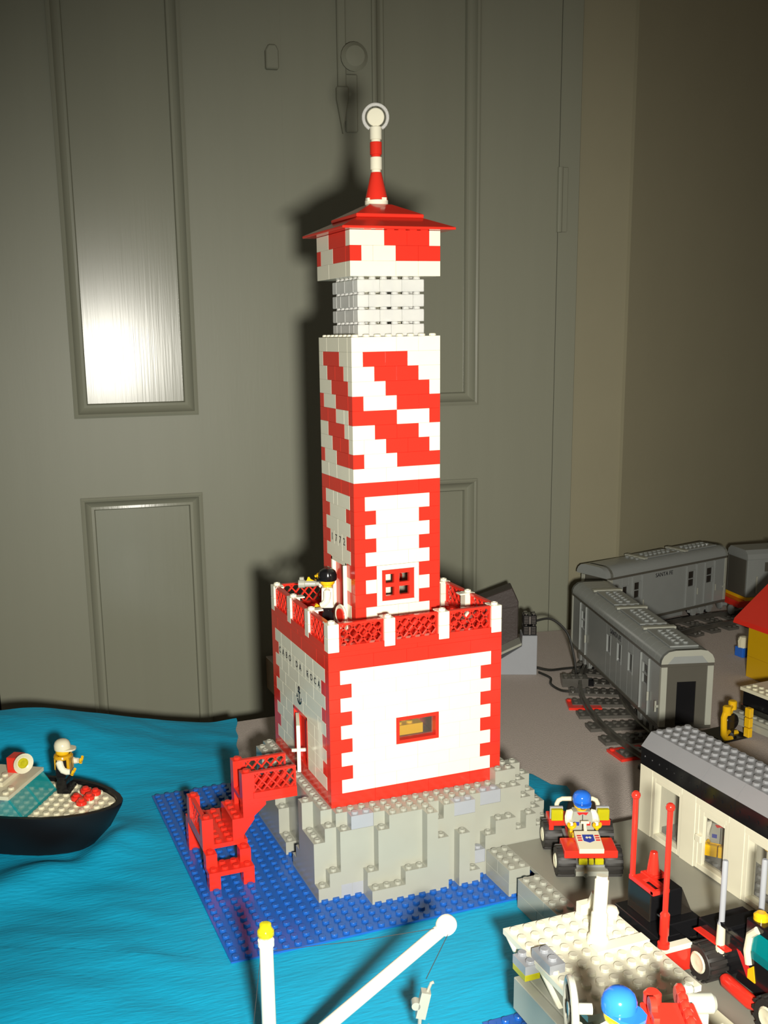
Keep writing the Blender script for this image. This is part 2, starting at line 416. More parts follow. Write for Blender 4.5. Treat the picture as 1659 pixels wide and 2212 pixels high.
# lower block, 16 x 16, eleven courses and a plate
for r in range(11):
    if r in (0, 10): f = l = 'R'*16
    elif r % 2 == 1: f = l = 'R'+'W'*14+'R'
    else: f = l = 'RR'+'W'*12+'RR'
    if r in (4, 5): f = f[:6]+'....'+f[10:]
    if 1 <= r <= 4: l = l[:6]+'....'+l[10:]
    if r == 8: l = 'RR'+'L'*12+'RR'
    course(0, 0, 16, r*BR, BR, f, l, r)
MB().box(1, 15, 1, 15, 0.02, .4).build('floor_plate', 'grey', lh, 0, False)
for q, (x, y, lx, ly) in enumerate(((0, 0, 8, 8), (8, 0, 8, 8), (0, 8, 8, 8), (8, 8, 8, 8))):
    o = obj('plate', brick_mesh(lx, ly, .4, 'red', True), 'red', lh); o.location = Vector((x, y, 13.2))*S
# tower, 8 x 8
T0 = 13.6
for r in range(11):
    if r in (0, 10): f = l = 'R'*8
    elif r % 2 == 1: f = l = 'RWWWWWWR'
    else: f = l = 'RRWWWWRR'
    if r in (2, 3, 4): f = f[:2]+'....'+f[6:]
    if r <= 4: l = l[:2]+'....'+l[6:]
    if r == 6: l = 'RRLLLLRR'
    course(4, 4, 8, T0+r*BR, BR, f, l, r)
DG = ['WWWWWWWW', 'WRRRRWWW', 'WWRRRRWW', 'WWWRRRRW', 'RWWWRRRR', 'RRRRWWWR', 'WWRRRRWW', 'WWWRRRRW', 'RWWWRRRR', 'WWWWWWWW']
T1 = T0+11*BR
for q, s in enumerate(DG): course(4, 4, 8, T1+(9-q)*BR, BR, s, s, q, q == 0)
T2 = T1+10*BR
MB().box(5.02, 10.98, 5.02, 10.98, T2-.4, T2-.005).build('deck_plate', 'white', lh, 0, False)
# lantern of clear bricks, 6 x 6, four courses
for r in range(4):
    z = T2+r*BR; o2 = r % 2
    seq = [2, 2, 2] if o2 else [1, 2, 2, 1]
    p = 0
    for c in seq: brick(5+p, 5, z, c, 1, BR, 'clear', lh, True, 'clear_brick'); brick(5+p, 10, z, c, 1, BR, 'clear', lh, True, 'clear_brick'); p += c
    p = 1
    for c in ([2, 2] if o2 else [1, 2, 1]): brick(5, 5+p, z, 1, c, BR, 'clear', lh, True, 'clear_brick'); brick(10, 5+p, z, 1, c, BR, 'clear', lh, True, 'clear_brick'); p += c
b = MB()
for i in range(3):
    for r in range(4): b.cyl(6.6+1.4*i, 7.2+.7*(i % 2), T2+r*BR+.03, T2+(r+1)*BR-.03, .42, 12)
b.build('added_white_core', 'white', lh)  # no lamp: white columns added inside to give the clear bricks bright patches
# watch room under the roof
T3 = T2+4*BR
MB().box(4.02, 11.98, 4.02, 11.98, T3, T3+.02).build('room_floor', 'white', lh, 0, False)
for q, s in enumerate(['WWWRRRRW', 'RWWWRRRR', 'WWWWWWWW']): course(4, 4, 8, T3+(2-q)*BR, BR, s, s, q+1, q == 0)
T4 = T3+3*BR
for m, bb in MERGE.items():
    o = bb.build('brick_courses', m, lh, 0, False); o['kind'] = 'stuff'
# pagoda roof
def tier(h0, h1, z0, ze, z1, name):
    b = MB(); c = 8
    vs = [(c-h0, c-h0, z0), (c+h0, c-h0, z0), (c+h0, c+h0, z0), (c-h0, c+h0, z0)]
    vs += [(x, y, ze) for x, y, z in vs[:4]]
    vs += [(c-h1, c-h1, z1), (c+h1, c-h1, z1), (c+h1, c+h1, z1), (c-h1, c+h1, z1)]
    b.add(vs, [(3,2,1,0), (8,9,10,11)]+[(i, (i+1) % 4, 4+(i+1) % 4, 4+i) for i in range(4)]+[(4+i, 4+(i+1) % 4, 8+(i+1) % 4, 8+i) for i in range(4)])
    return b.build(name, 'red', lh, 0.03, False)
tier(4.95, 2.6, T4+.02, T4+.2, T4+1.22, 'roof_tier'); tier(2.98, 1.0, T4+1.1, T4+1.36, T4+2.32, 'roof_tier')
b = MB()
for i in range(8):
    if i not in (0, 7): b.box(4.2+i, 4.8+i, 3.85, 4.05, T4-.02, T4+.04)
b.build('eave_clips', 'red', lh, 0, False)
# spire
Z = 49.52
b = MB().lathe([(.92, 0), (.98, .05), (.98, .38), (.9, .42)], (8, 8, Z), 24)
for a in range(4): b.box(8+.86*math.cos(a*PI/2+.35)-.2, 8+.86*math.cos(a*PI/2+.35)+.2, 8+.86*math.sin(a*PI/2+.35)-.2, 8+.86*math.sin(a*PI/2+.35)+.2, Z+.3, Z+.55)
b.build('round_plate', 'white', lh)
MB().lathe([(.96, 0), (.93, .15), (.46, 2.15), (.44, 2.2)], (8, 8, Z+.42), 24).build('cone', 'red', lh)
zz = Z+2.62
for k, m in enumerate(('white', 'red', 'white')):
    MB().lathe([(.40, 0), (.40, .2), (.5, .22), (.5, 1.18), (.48, 1.2)], (8, 8, zz), 20).build('round_brick', m, lh); zz += 1.18
# finial: a disc inside an open clear ring, facing the front left
fz = zz+.78
R45 = Matrix.Translation((8, 8, fz)) @ Matrix.Rotation(math.radians(-20), 4, 'Z')
b = MB(); b.m = R45; b.lathe([(.66, -.16), (.72, -.1), (.72, .1), (.66, .16)], (0, 0, 0), 28, 'y'); b.box(-.22, .22, -.14, .14, -.95, -.5); b.build('finial_disc', 'white', lh)
b = MB(); b.m = R45
b.tube([(1.0*math.sin(a), 0, 1.0*math.cos(a)) for a in [math.radians(-150+300*i/28) for i in range(29)]], .14, 8); b.build('finial_ring', 'clear', lh)

# ---- lattice fences and white posts round the balcony
def lattice_mesh(m='red', L=4.0, HT=2.4):
    def f():
        b = MB(); y0, y1 = .22, .48; fb = .16; base = .52
        b.box(.02, L-.02, .02, .6, 0, base); b.box(.02, L-.02, y0-.06, y1+.06, HT-.2, HT-.01)
        b.box(.02, .02+fb, y0-.03, y1+.03, base, HT-.2); b.box(L-.02-fb, L-.02, y0-.03, y1+.03, base, HT-.2)
        xa, xb, za, zb = .1, L-.1, base-.05, HT-.15
        hw = .06
        for sgn in (1, -1):
            k = -6.0
            while k < 8:
                pts = []
                for x, z in ((xa, None), (xb, None), (None, za), (None, zb)):
                    if x is not None:
                        zz_ = za+sgn*(x-k)*1.15 if sgn > 0 else za+(k-x)*1.15
                        if za-1e-6 <= zz_ <= zb+1e-6: pts.append((x, zz_))
                    else:
                        xx_ = k+(z-za)/1.15 if sgn > 0 else k-(z-za)/1.15
                        if xa-1e-6 <= xx_ <= xb+1e-6: pts.append((xx_, z))
                if len(pts) >= 2:
                    p, q = min(pts), max(pts)
                    if (q[0]-p[0]) > .15:
                        d = Vector((q[0]-p[0], q[1]-p[1])).normalized(); nx, nz = -d.y*hw, d.x*hw
                        b.prism([(p[0]-nx, p[1]-nz), (q[0]-nx, q[1]-nz), (q[0]+nx, q[1]+nz), (p[0]+nx, p[1]+nz)], y0, y1-.05, 'y')
                k += .86
        return b.mesh('fence_panel')
    return cached(('lattice', m, L, HT), f)
def lattice(x, y, z, rz, parent, m='red', name='fence_panel'):
    o = obj(name, lattice_mesh(m), m, parent); o.location = Vector((x, y, z))*S; o.rotation_euler = (0, 0, rz); return o
PZ = 13.6
def post(x, y, inx, iny):
    def f():
        b = MB().box(.015, .985, .015, .985, .01, 1.19); b.box(.015, .985, .015, .985, 1.21, 2.4); return b.mesh('p', .03, False)
    me = cached('post', f); o = obj('fence_post', me, 'white', lh); o.location = Vector((x, y, PZ))*S
    def g(): return MB().lathe([(.3, 0), (.3, .17), (.27, .21), (.17, .21), (.17, .15)], (.5, .5, 2.4), 14).mesh('s')
    s_ = obj('stud', cached('poststud', g), 'white', o)
    b = MB().box(min(.5, .5+inx*.95) if inx else .1, max(.5, .5+inx*.95) if inx else .9, min(.5, .5+iny*.95) if iny else .1, max(.5, .5+iny*.95) if iny else .9, 2.26, 2.38)
    b.build('lip', 'white', o, 0, False)
for k in range(4):
    q = 5*k
    post(q, 0, 0, 1); post(q, 15, 0, -1)
    if k in (1, 2): post(0, q, 1, 0); post(15, q, -1, 0)
for k in range(3):
    q = 1+5*k
    lattice(q, 0, PZ, 0, lh); lattice(q+4, 16, PZ, PI, lh)
    lattice(0, q+4, PZ, -PI/2, lh); lattice(16, q, PZ, PI/2, lh)
# ---- window in the lower block (red frame, clear pane)
fr = MB()
for a in ((6.02, 9.98, 4.82, 5.12), (6.02, 9.98, 6.88, 7.18), (6.02, 6.3, 5.12, 6.88), (9.7, 9.98, 5.12, 6.88)): fr.box(a[0], a[1], 0.0, .9, a[2], a[3])
wf = fr.build('window_frame', 'red', lh, 0.02, False)
MB().box(6.28, 9.72, .62, .68, 5.1, 6.9).build('window_pane', 'pane', wf, 0, False)
# ---- four-light window in the tower
fr = MB()
for a in ((6.02, 9.98, 16.02, 16.42), (6.02, 9.98, 19.15, 19.58), (6.02, 6.5, 16.42, 19.15), (9.55, 9.98, 16.42, 19.15)): fr.box(a[0], a[1], 4.0, 4.95, a[2], a[3])
wf = fr.build('window_frame', 'white', lh, 0.02, False)
sb = MB(); x0, x1, z0, z1 = 6.52, 9.53, 16.44, 19.13
for q, a in enumerate(((x0, x1, z0, z0+.42), (x0, x1, z1-.36, z1), (x0+.003, x0+.3, z0+.003, z1-.003), (x1-.48, x1-.003, z0+.003, z1-.003), (x0+.01, x1-.01, 17.62, 17.98), (7.62, 8.1, z0+.01, z1-.01))): sb.box(a[0], a[1], 3.98+.004*q, 4.4-.004*q, a[2], a[3])
sb.build('window_sash', 'red', wf, 0, False)
MB().box(9.5, 9.62, 3.95, 4.5, 16.5, 19.1).build('window_hinge', 'white', wf, 0, False)
MB().box(6.4, 9.6, 7.4, 8.2, 14, 19.4).build('inner_pillar', 'white', lh, 0.02, False)
# ---- doors on the left side
def door_frame(x, y0, y1, z0, z1, m, th=.3):
    b = MB(); b.box(x, x+.95, y0+.02, y0+th, z0, z1); b.box(x, x+.95, y1-th, y1-.02, z0, z1); b.box(x, x+.95, y0+.02, y1-.02, z1-th, z1-.01); b.box(x, x+.95, y0+.02, y1-.02, z0, z0+.1)
    return b.build('door_frame', m, lh, 0.02, False)
df = door_frame(0, 6, 10, 1.2, 6.0, 'red')
MB().box(.55, .75, 6.25, 9.75, 1.25, 5.75).build('door_back', 'red', df, 0, False)
# white leaf, swung open towards the viewer, seen edge on
lf_d = Vector((-1.0-0.1, 5.15-8.75)).normalized()
b = MB(); b.m = Matrix.Translation((-.05, 8.6, 0)) @ Matrix.Rotation(math.atan2(lf_d.y, lf_d.x), 4, 'Z')
b.box(0, 3.3, -.16, .16, 1.3, 5.65); dl = b.build('door_leaf', 'white', df, 0.03, False)
b = MB(); b.m = Matrix.Translation((-.05, 8.6, 0)) @ Matrix.Rotation(math.atan2(lf_d.y, lf_d.x), 4, 'Z')
b.box(2.75, 3.0, -.62, .62, 3.1, 3.36); b.build('door_handle', 'white', dl, 0.03, False)
df = door_frame(4, 6, 10, T0+.02, T0+6, 'white', .34)
MB().box(4.35, 4.6, 6.3, 9.7, T0+.1, T0+5.7).build('door_leaf', 'red', df, 0.02, False)
MB().box(4.2, 4.4, 6.9, 7.15, T0+2.7, T0+3.0).build('door_handle', 'red', df, 0.02, False)
MB().box(3.7, 4.05, 6.05, 6.2, T0+.1, T0+5.8).build('door_edge', 'white', df, 0.02, False)
# ---- lettering on single bricks
def letter(ch, x, y, z, size):
    me = text_mesh(ch, size, 'print_black', .02)
    o = obj('letter', me, 'print_black', lh); o.location = Vector((x-.012+G, y, z))*S; o.rotation_euler = (PI/2, 0, -PI/2); return o
for k, ch in enumerate('CABO DA ROCA'):
    if ch != ' ': letter(ch, 0, 13.5-k, 10.22, .82)
for k, ch in enumerate('1772'): letter(ch, 4, 9.5-k, T0+6*BR+.6, .92)
# anchor emblem
b = MB(); b.m = Matrix.Translation((-.0, 8.02, 7.42)) @ Matrix.Rotation(-PI/2, 4, 'Z')
def flat(pts): b.prism(pts, -.02, .01, 'y')
b.tube([(.16*math.cos(a), -.005, .72+.16*math.sin(a)) for a in [2*PI*i/12 for i in range(12)]], .05, 4, True)
flat([(-.07, -.8), (.07, -.8), (.07, .58), (-.07, .58)]); flat([(-.32, .3), (.32, .3), (.32, .44), (-.32, .44)])
for s_ in (1, -1):
    arc = [(s_*.62*math.sin(math.radians(a)), -.22-.58*math.cos(math.radians(a))) for a in (0, 25, 50, 72)]
    arc2 = [(s_*.46*math.sin(math.radians(a)), -.2-.42*math.cos(math.radians(a))) for a in (72, 50, 25, 0)]
    flat(arc+arc2); flat([(s_*.40, -.22), (s_*.76, -.3), (s_*.62, .08)])
b.build('anchor_emblem', 'print_black', lh, 0, False)
# things seen inside and on the balcony
t = thing('yellow_table', 'yellow brick furniture seen through the lower red window', 'furniture', (8, 2.6, .4))
MB().box(-2.2, 1.4, -.6, 1.4, 3.6, 5.2).studs(-2.2, -.6, 3, 2, 5.2).build('top_block', 'yellow', t, 0.02)
MB().box(-.7, .3, .6, 1.4, 5.2, 6.4).build('upright', 'yellow', t, 0.02); MB().box(-1.2, .8, 0, 1, 0, 3.6).build('leg', 'yellow', t, 0.02)

# ================================================================== STAIRS
st = thing('staircase', 'red toy brick staircase climbing from the baseplate to the lighthouse door', 'staircase', (-10, 3.3, -7.2))
def stp(x0, x1, y0, y1, z0, z1, name, sx=0, sy=0, top=True):
    b = MB().box(x0+G, x1-G, y0+G, y1-G, z0, z1-.004)
    if top: b.studs(x0, y0, int(round(x1-x0)), int(round(y1-y0)), z1)
    return b.build(name, 'red', st)
stp(0, 1, 0, 1, 0, 1.2, 'leg', top=False); stp(3, 4, 0, 1, 0, 1.2, 'leg', top=False)
stp(0, 4, 0, 2, 1.2, 1.6, 'step_plate')
stp(0, 1, 1, 2, 1.6, 2.8, 'riser_post'); stp(3, 4, 1, 2, 1.6, 2.8, 'riser_post')
stp(0, 4, 2, 9, 2.8, 3.2, 'landing_plate')
stp(0, 1, 8, 9, 0, 2.8, 'leg', top=False)
stp(0, 1, 2, 3, 3.2, 5.6, 'rail_post'); stp(0, 1, 7, 8, 3.2, 5.6, 'rail_post')
lattice(0, 7, 3.2, -PI/2, st)
def inv(x0, x1, x2, z0, z1, y0, y1, name):
    b = MB().prism([(x0+G, z0), (x1, z0), (x2-G, z1-.3), (x2-G, z1-.004), (x0+G, z1-.004)], y0+G, y1-G, 'y'); b.studs(x0, y0, 1, int(y1-y0), z1); return b.build(name, 'red', st)
inv(2.7, 3.7, 4.7, 3.6, 5.2, 2, 6, 'inverted_slope'); stp(2.7, 3.7, 2, 6, 3.2, 3.6, 'step_plate', top=False)
for k in (2, 5): inv(3.7, 4.7, 5.8, 5.2, 6.4, k, k+1, 'inverted_slope')
stp(3.7, 8.7, 2, 6, 6.4, 6.8, 'deck_plate')
for y in (2, 5): stp(3.7, 4.7, y, y+1, 6.8, 9.25, 'rail_post')
lattice(4.7, 2, 6.8, 0, st); lattice(4.7, 5, 6.8, 0, st)

# ================================================================== TOY FIGURES (front = local -Y)
def rotx(a): return Matrix.Rotation(a, 4, 'X')
def figure(label, loc, rz, torso='white', arms='white', legs='black', hat=None, hatcol='black', la=0, ra=0, seated=False, face='plain', vest=None, group=None, prints=()):
    t = thing('toy_figure', label, 'toy figure', loc, rz, group); t.scale = (1.07, 1.07, 1.1)
    hz = 0 if not seated else -.95
    for s_ in (-1, 1):
        x0, x1 = (.04, .95) if s_ > 0 else (-.95, -.04)
        b = MB()
        if seated: b.prism([(-1.55, .0), (-1.55, .85), (-1.3, .9), (-1.2, .5+.0), (.45, .5), (.45, -.05), (-.9, -.05), (-1.2, 0)][::-1], x0, x1, 'x')
        else: b.prism([(-.72, 0), (.45, 0), (.45, 1.15), (.2, 1.35), (-.2, 1.35), (-.42, 1.15), (-.46, .36), (-.72, .3)], x0, x1, 'x')
        b.build('leg', legs, t, .03)
    b = MB().box(-.95, .95, -.4, .42, 1.3+hz, 1.55+hz); b.build('hips', legs, t, .03)
    z0, z1 = 1.55+hz, 3.12+hz
    b = MB(); b.add([(-.98,-.48,z0),(.98,-.48,z0),(.98,.48,z0),(-.98,.48,z0),(-.68,-.46,z1),(.68,-.46,z1),(.68,.46,z1),(-.68,.46,z1)], [(3,2,1,0),(4,5,6,7),(0,1,5,4),(1,2,6,5),(2,3,7,6),(3,0,4,7)])
    to = b.build('torso', torso, t, .05)
    for s_, an in ((1, la), (-1, ra)):
        M = Matrix.Translation((s_*.84, 0, 2.75+hz)) @ rotx(-an)
        b = MB(); b.m = M; b.tube([(-.12*s_, 0, .18), (.06*s_, 0, .1), (.2*s_, .03, -.25), (.24*s_, 0, -.6), (.2*s_, -.2, -.88), (.15*s_, -.42, -1.02)], [.24, .33, .31, .29, .27, .24], 10)
        a_ = b.build('arm', arms, t)
        b = MB(); b.m = M @ Matrix.Translation((.14*s_, -.68, -1.16)) @ rotx(-.55)
        b.tube([(0, .32, 0), (0, .18, 0)], .15, 8)
        b.tube([(.0+.25*math.sin(a), -.08-.25*math.cos(a)*-1, 0) for a in [math.radians(-125+250*i/10) for i in range(11)]], .125, 8)
        b.build('hand', 'yellow', a_)
    hd = MB().lathe([(.38, 0), (.38, .1), (.5, .14), (.6, .26), (.62, .4), (.62, .8), (.56, .98), (.4, 1.06), (.3, 1.06), (.3, 1.24)], (0, 0, 3.12+hz), 20).build('head', 'yellow', t)
    z = 3.12+hz
    if face != 'none':
        b = MB()
        if face == 'shades': b.prism([(-.42, .66), (.42, .66), (.4, .52), (.22, .45), (.06, .54), (-.06, .54), (-.22, .45), (-.4, .52)][::-1], -.645, -.5, 'y')
        else: b.cyl(-.2, .62, -.645, -.5, .07, 8, 'y'); b.cyl(.2, .62, -.645, -.5, .07, 8, 'y')
        b.tube([(-.2, -.6, .33), (-.1, -.625, .27), (.1, -.625, .27), (.2, -.6, .34)], .028, 5)
        for q in range(len(b.v)): b.v[q] = b.v[q] + Vector((0, 0, z))
        b.build('face_print', 'print_black', hd)
    if hat == 'cap':
        b = MB().lathe([(.70, .0), (.72, .1), (.72, .42), (.62, .68), (.42, .84), (.12, .90)], (0, 0, z+.62), 22)
        b.prism([(.62*math.cos(a), .62*math.sin(a)*1.0-.0) for a in [PI+PI*i/12 for i in range(13)]] and [(-.68, -.1), (-.66, -.62), (-.5, -1.02), (-.2, -1.2), (.2, -1.2), (.5, -1.02), (.66, -.62), (.68, -.1)], z+.6, z+.74)
        b.build('cap', hatcol, t)
    elif hat == 'hair':
        b = MB().lathe([(.70, -.02), (.76, .1), (.77, .42), (.66, .74), (.42, .9), (.1, .95)], (0, .04, z+.52), 22)
        b.prism([(-.66, -.2), (-.55, -.85), (0, -1.05), (.55, -.85), (.66, -.2)], z+.52, z+.66); b.build('hair', hatcol, t)
    if vest:
        b = MB(); b.tube([(.78*math.cos(a), .62*math.sin(a), 3.2+hz-.06) for a in [2*PI*i/20 for i in range(20)]], .2, 8, True)
        v_ = b.build('life_vest', vest, t)
        b = MB(); b.prism([(-.62, 1.75+hz), (.62, 1.75+hz), (.66, 3.15+hz), (-.66, 3.15+hz)], -.72, -.44, 'y'); b.box(-.6, .6, .44, .66, 2.0+hz, 3.1+hz); b.build('vest_panel', vest, v_, .06)
        b = MB().box(-.025, .025, -.74, -.7, 1.8+hz, 3.1+hz); b.build('zip', 'print_black', v_)
    for nm, m, pts in prints:
        b = MB(); b.prism(pts, -.5, -.46, 'y')
        for q in range(len(b.v)):
            b.v[q].z += hz; 
        b.build(nm, m, to, 0, False)
    return t
VESTP = (('collar', 'print_red', [(-.45, 3.08), (.45, 3.08), (.28, 2.85), (0, 2.95), (-.28, 2.85)][::-1]), ('zip', 'print_black', [(-.025, 1.6), (.025, 1.6), (.025, 2.9), (-.025, 2.9)]),
         ('badge', 'print_blue', [(-.62, 2.0), (-.25, 2.0), (-.25, 2.3), (-.62, 2.3)]), ('badge', 'print_red', [(.25, 2.0), (.62, 2.0), (.62, 2.3), (.25, 2.3)]))

# ---- keeper on the balcony with a spyglass
kz = 13.82; kr = math.radians(-112)
figure('toy figure with black hair and white shirt looking left on the lighthouse balcony', (2.9, 8.0, kz), kr, 'white', 'white', 'black', 'hair', 'black', la=.1, ra=2.0)
M = Matrix.Rotation(kr, 4, 'Z'); hp = M @ Vector((-.55, -1.0, 3.55))
t = thing('spyglass', 'grey spyglass with a yellow top held to the eye of the balcony figure', 'spyglass', (2.9+hp.x, 8.0+hp.y, kz+hp.z), kr)
MB().lathe([(.2, .25), (.2, 0), (.27, -.1), (.3, -1.0), (.38, -1.05), (.38, -1.6), (.3, -1.6)], (0, 0, 0), 14, 'y').build('tube', 'grey', t)
MB().prism([(-.9, .28), (-.2, .28), (-.5, .42), (-.62, .62), (-.75, .62), (-.82, .4)], -.1, .1, 'x').build('top_sight', 'yellow', t)
MB().box(-.2, .2, -1.5, -1.1, .36, .62).build('lens_hood', 'grey', t, .04)
t = thing('round_sign', 'round red disc with white rim standing at the tower foot on the balcony', 'disc', (3.3, 5.7, 13.82), math.radians(8))
MB().box(-.3, .3, -.45, .45, 0, .35).build('foot', 'white', t, .03)
MB().lathe([(.62, -.05), (.9, -.12), (.98, 0), (.9, .12), (.62, .05)], (0, 0, 1.3), 24, 'x').build('rim', 'white', t)
MB().lathe([(.6, -.16), (.62, -.05), (.62, .05)], (0, 0, 1.3), 24, 'x').build('disc', 'red', t)

# ================================================================== BOAT
BT = thing('boat', 'black hulled toy boat with white deck and teal windscreen on the blue crepe', 'boat', (-21.2, 17.9, -7.35), math.radians(-32))
OUT = [(-24, 4.5), (-14, 4.75), (-6, 4.85), (-2, 4.75), (1, 4.4), (3, 3.75), (4.6, 2.9), (5.8, 1.9), (6.5, .95)]
def outline(f, da=0): 
    r = [(a+da*max(0, (a+4)/10.5), -h*f) for a, h in OUT] + [(6.75+da, 0)] + [(a+da*max(0, (a+4)/10.5), h*f) for a, h in OUT[::-1]]
    return r
rings = [([(a, y) for a, y in outline(.62, -3.2)], .02), ([(a, y) for a, y in outline(.86, -1.2)], 2.2), (outline(1.0), 4.3), (outline(1.0), 4.55)]
inner = [(a-.55*max(0, (a+2)/8.7), y*.915) for a, y in outline(1.0)]
rings += [(inner, 4.55), (inner, 3.75)]
b = MB(); n = len(rings[0][0]); vs = []; fs = []
for pts, z in rings: vs += [(x, y, z) for x, y in pts]
for j in range(len(rings)-1):
    for i in range(n): fs.append((j*n+i, j*n+(i+1) % n, (j+1)*n+(i+1) % n, (j+1)*n+i))
fs.append(tuple(range(n))[::-1]); fs.append(tuple(range((len(rings)-1)*n, len(rings)*n)))
b.add(vs, fs).build('hull', 'hull_black', BT)
b = MB().prism([(a-.05, y*.99) for a, y in inner], 3.76, 4.15)
for i in range(-24, 7):
    for j in range(-5, 5):
        if inside(i+.5+.45, j+.5, inner) and inside(i+.5, j+.5+.4, inner) and inside(i+.5, j+.5-.4, inner) and i < 7: b.stud(i+.5, j+.5, 4.15)
b.build('deck', 'cream', BT)
b = MB(); b.prism([(-1.1, 4.16), (-.95, 4.16), (-2.3, 6.0), (-2.45, 6.0)], -3.95, 2.5, 'y')
b.prism([(-9, 4.16), (-1.2, 4.16), (-2.45, 6.0), (-9, 6.0)], -3.95, -3.8, 'y'); b.prism([(-9, 4.16), (-1.2, 4.16), (-2.45, 6.0), (-9, 6.0)], 2.35, 2.5, 'y')
ws = b.build('windscreen', 'teal_clear', BT, 0, False)
b = MB()
for y in (-3.97, -.8, 2.4): b.prism([(-1.1, 4.16), (-.9, 4.16), (-2.25, 6.0), (-2.45, 6.0)], y, y+.14, 'y')
b.box(-1.15, -.9, -3.97, 2.54, 4.15, 4.3); b.build('windscreen_frame', 'teal_clear', ws, 0, False)
MB().box(-7, -4.6, -2, .6, 4.16, 4.9).build('console', 'red', BT, .03)
b = MB().box(-15, -2.2, -4.15, 2.65, 6.0, 6.35); b.studs(-3.3, -4, 1, 2, 6.35); b.build('cabin_roof', 'cream', BT, 0.0)
b = MB().box(-6.4, -3.8, -2.2, 1.8, 6.35, 6.75).studs(-4.9, -2.1, 1, 3, 6.75); b.build('roof_plate', 'cream', BT)
MB().box(-9.5, -7.2, -2.4, 1.0, 6.36, 6.44).build('roof_hatch', 'black', BT)
t = thing('searchlight', 'red searchlight with white dish and yellow centre on the boat cabin roof', 'searchlight', (-24.0, 20.6, -.6), math.radians(-32))
MB().box(-.7, .5, -.8, .7, 0, 1.5).build('housing', 'red', t, .05); MB().box(.3, .9, -.5, .1, .7, 1.3).build('bracket', 'red', t, .03)
b = MB(); b.m = Matrix.Rotation(math.radians(-38), 4, 'Z') ; b.lathe([(.3, .55), (.6, .62), (.95, .85), (.98, .92), (.9, .9), (.55, .72), (.45, .74)], (.45, 0, 1.05), 24, 'x'); b.build('dish', 'cream', t)
b = MB(); b.m = Matrix.Rotation(math.radians(-38), 4, 'Z'); b.lathe([(.5, .72), (.5, .84), (.3, .9), (.18, .84)], (.45, 0, 1.05), 18, 'x'); b.build('lens', 'yellow_clear', t)
figure('toy figure in white cap and yellow life vest standing on the black boat', (-19.9, 19.8, -2.98), math.radians(66), 'black', 'white', 'black', 'cap', 'cream', la=.75, ra=.5, face='shades', vest='vest_orange')
for (x, y), lb in zip(((-19.2, 17.0), (-18.2, 18.3), (-17.4, 17.5), (-18.9, 15.8), (-18.1, 16.7)), ('nearest the standing figure', 'farthest from the viewer', 'nearest the bow', 'nearest the viewer', 'in the middle of the red cluster')):
    t = thing('round_plate', 'red round plate on the white boat deck '+lb, 'brick', (x, y, -2.99), math.radians(-32), 'red round plates on the boat deck')
    MB().lathe([(.45, .0), (.52, .06), (.52, .34), (.45, .4)], (0, 0, 0), 12).build('plate', 'red', t); MB().stud(0, 0, .4).build('stud', 'red', t)

# ================================================================== QUAY, ROAD PLATE
def quay(label, x0, x1, y0, y1, zt, zb):
    t = thing('quay_wall', label, 'wall', (x0, y0, zb))
    h = zt-zb; n = int(round(h/1.2)); L = int(round(y1-y0))
    for r in range(n):
        p = 0
        for c in split(L, r): brick(0, p, r*h/n, int(round(x1-x0)), c, h/n, 'grey', t, r == n-1); p += c
    return t
quay('short grey brick quay wall against the right side of the rocks', 13, 15, -7.2, -3.2, -4.8, -7.2)
quay('long grey brick quay wall running towards the white ship', 13, 15, -24.6, -8.6, -4.8, -7.36)
rp = thing('road_plate', 'smooth grey road plate carrying the buggy and the white station', 'road plate', (15, -40, -7.45))
MB().box(.02, 34, 0, 36.9, 2.3, 2.63).build('road_surface', 'road', rp, 0.02, False)
for x, y in ((2, 2), (30, 2), (2, 33), (30, 33), (16, 16)): MB().box(x, x+2, y, y+2, 0, 2.3).build('support', 'grey', rp, .03, False)
RZ = -4.82

# ================================================================== BUGGY
def wheel(parent, x, y, z, r, w, m='rubber', hub='cream', hubr=.5, side=1, treads=16):
    b = MB().lathe([(r*.55, -w/2), (r*.88, -w/2), (r, -w*.3), (r, w*.3), (r*.88, w/2), (r*.55, w/2)], (x, y, z), 24, 'x')
    tw = b.build('tyre', m, parent)
    b = MB()
    for i in range(treads):
        a = 2*PI*i/treads; b2 = MB(); M_ = Matrix.Translation((x, y, z)) @ Matrix.Rotation(a, 4, 'X'); b.m = M_; b.box(-w*.48, w*.48, -.1*r, .1*r, r*.96, r*1.05)
    b.build('tread', m, tw, 0, False)
    for s_ in (-1, 1): MB().lathe([(hubr, s_*w*.3), (hubr*1.12, s_*w*.5), (hubr*.95, s_*w*.56), (hubr*.6, s_*w*.5), (.1, s_*w*.53)], (x, y, z), 18, 'x').build('hub', hub, tw)
    return tw
bg = thing('buggy', 'red and white toy buggy with big black tyres parked on the road', 'buggy', (19.5, -8.0, RZ), math.radians(-22))
for x, y in ((-1.9, -2.35), (1.9, -2.35), (-2.2, 2.35), (2.2, 2.35)): wheel(bg, x, y, 1.3, 1.25, 1.5, hubr=.55)
MB().box(-1.2, 1.2, -3.4, 3.2, .9, 1.4).build('chassis', 'mid_grey', bg, .03)
MB().box(-1.3, 1.3, -4.15, -3.4, .85, 1.25).cyl(-.55, 1.05, -4.4, -4.1, .2, 10, 'y').build('bumper', 'grey', bg, 0)
MB().box(-2.15, 2.15, -3.6, -1.2, 2.1, 2.75).build('front_fender', 'red', bg, .06)
MB().box(-2.6, 2.6, 1.3, 3.1, 2.55, 3.1).box(-2.6, -2.2, 1.2, 1.35, 2.2, 3.1).build('rear_fender', 'red', bg, .05)
MB().box(-1.0, 1.0, -1.2, 2.6, 1.4, 1.9).build('seat_pan', 'red', bg, .03)
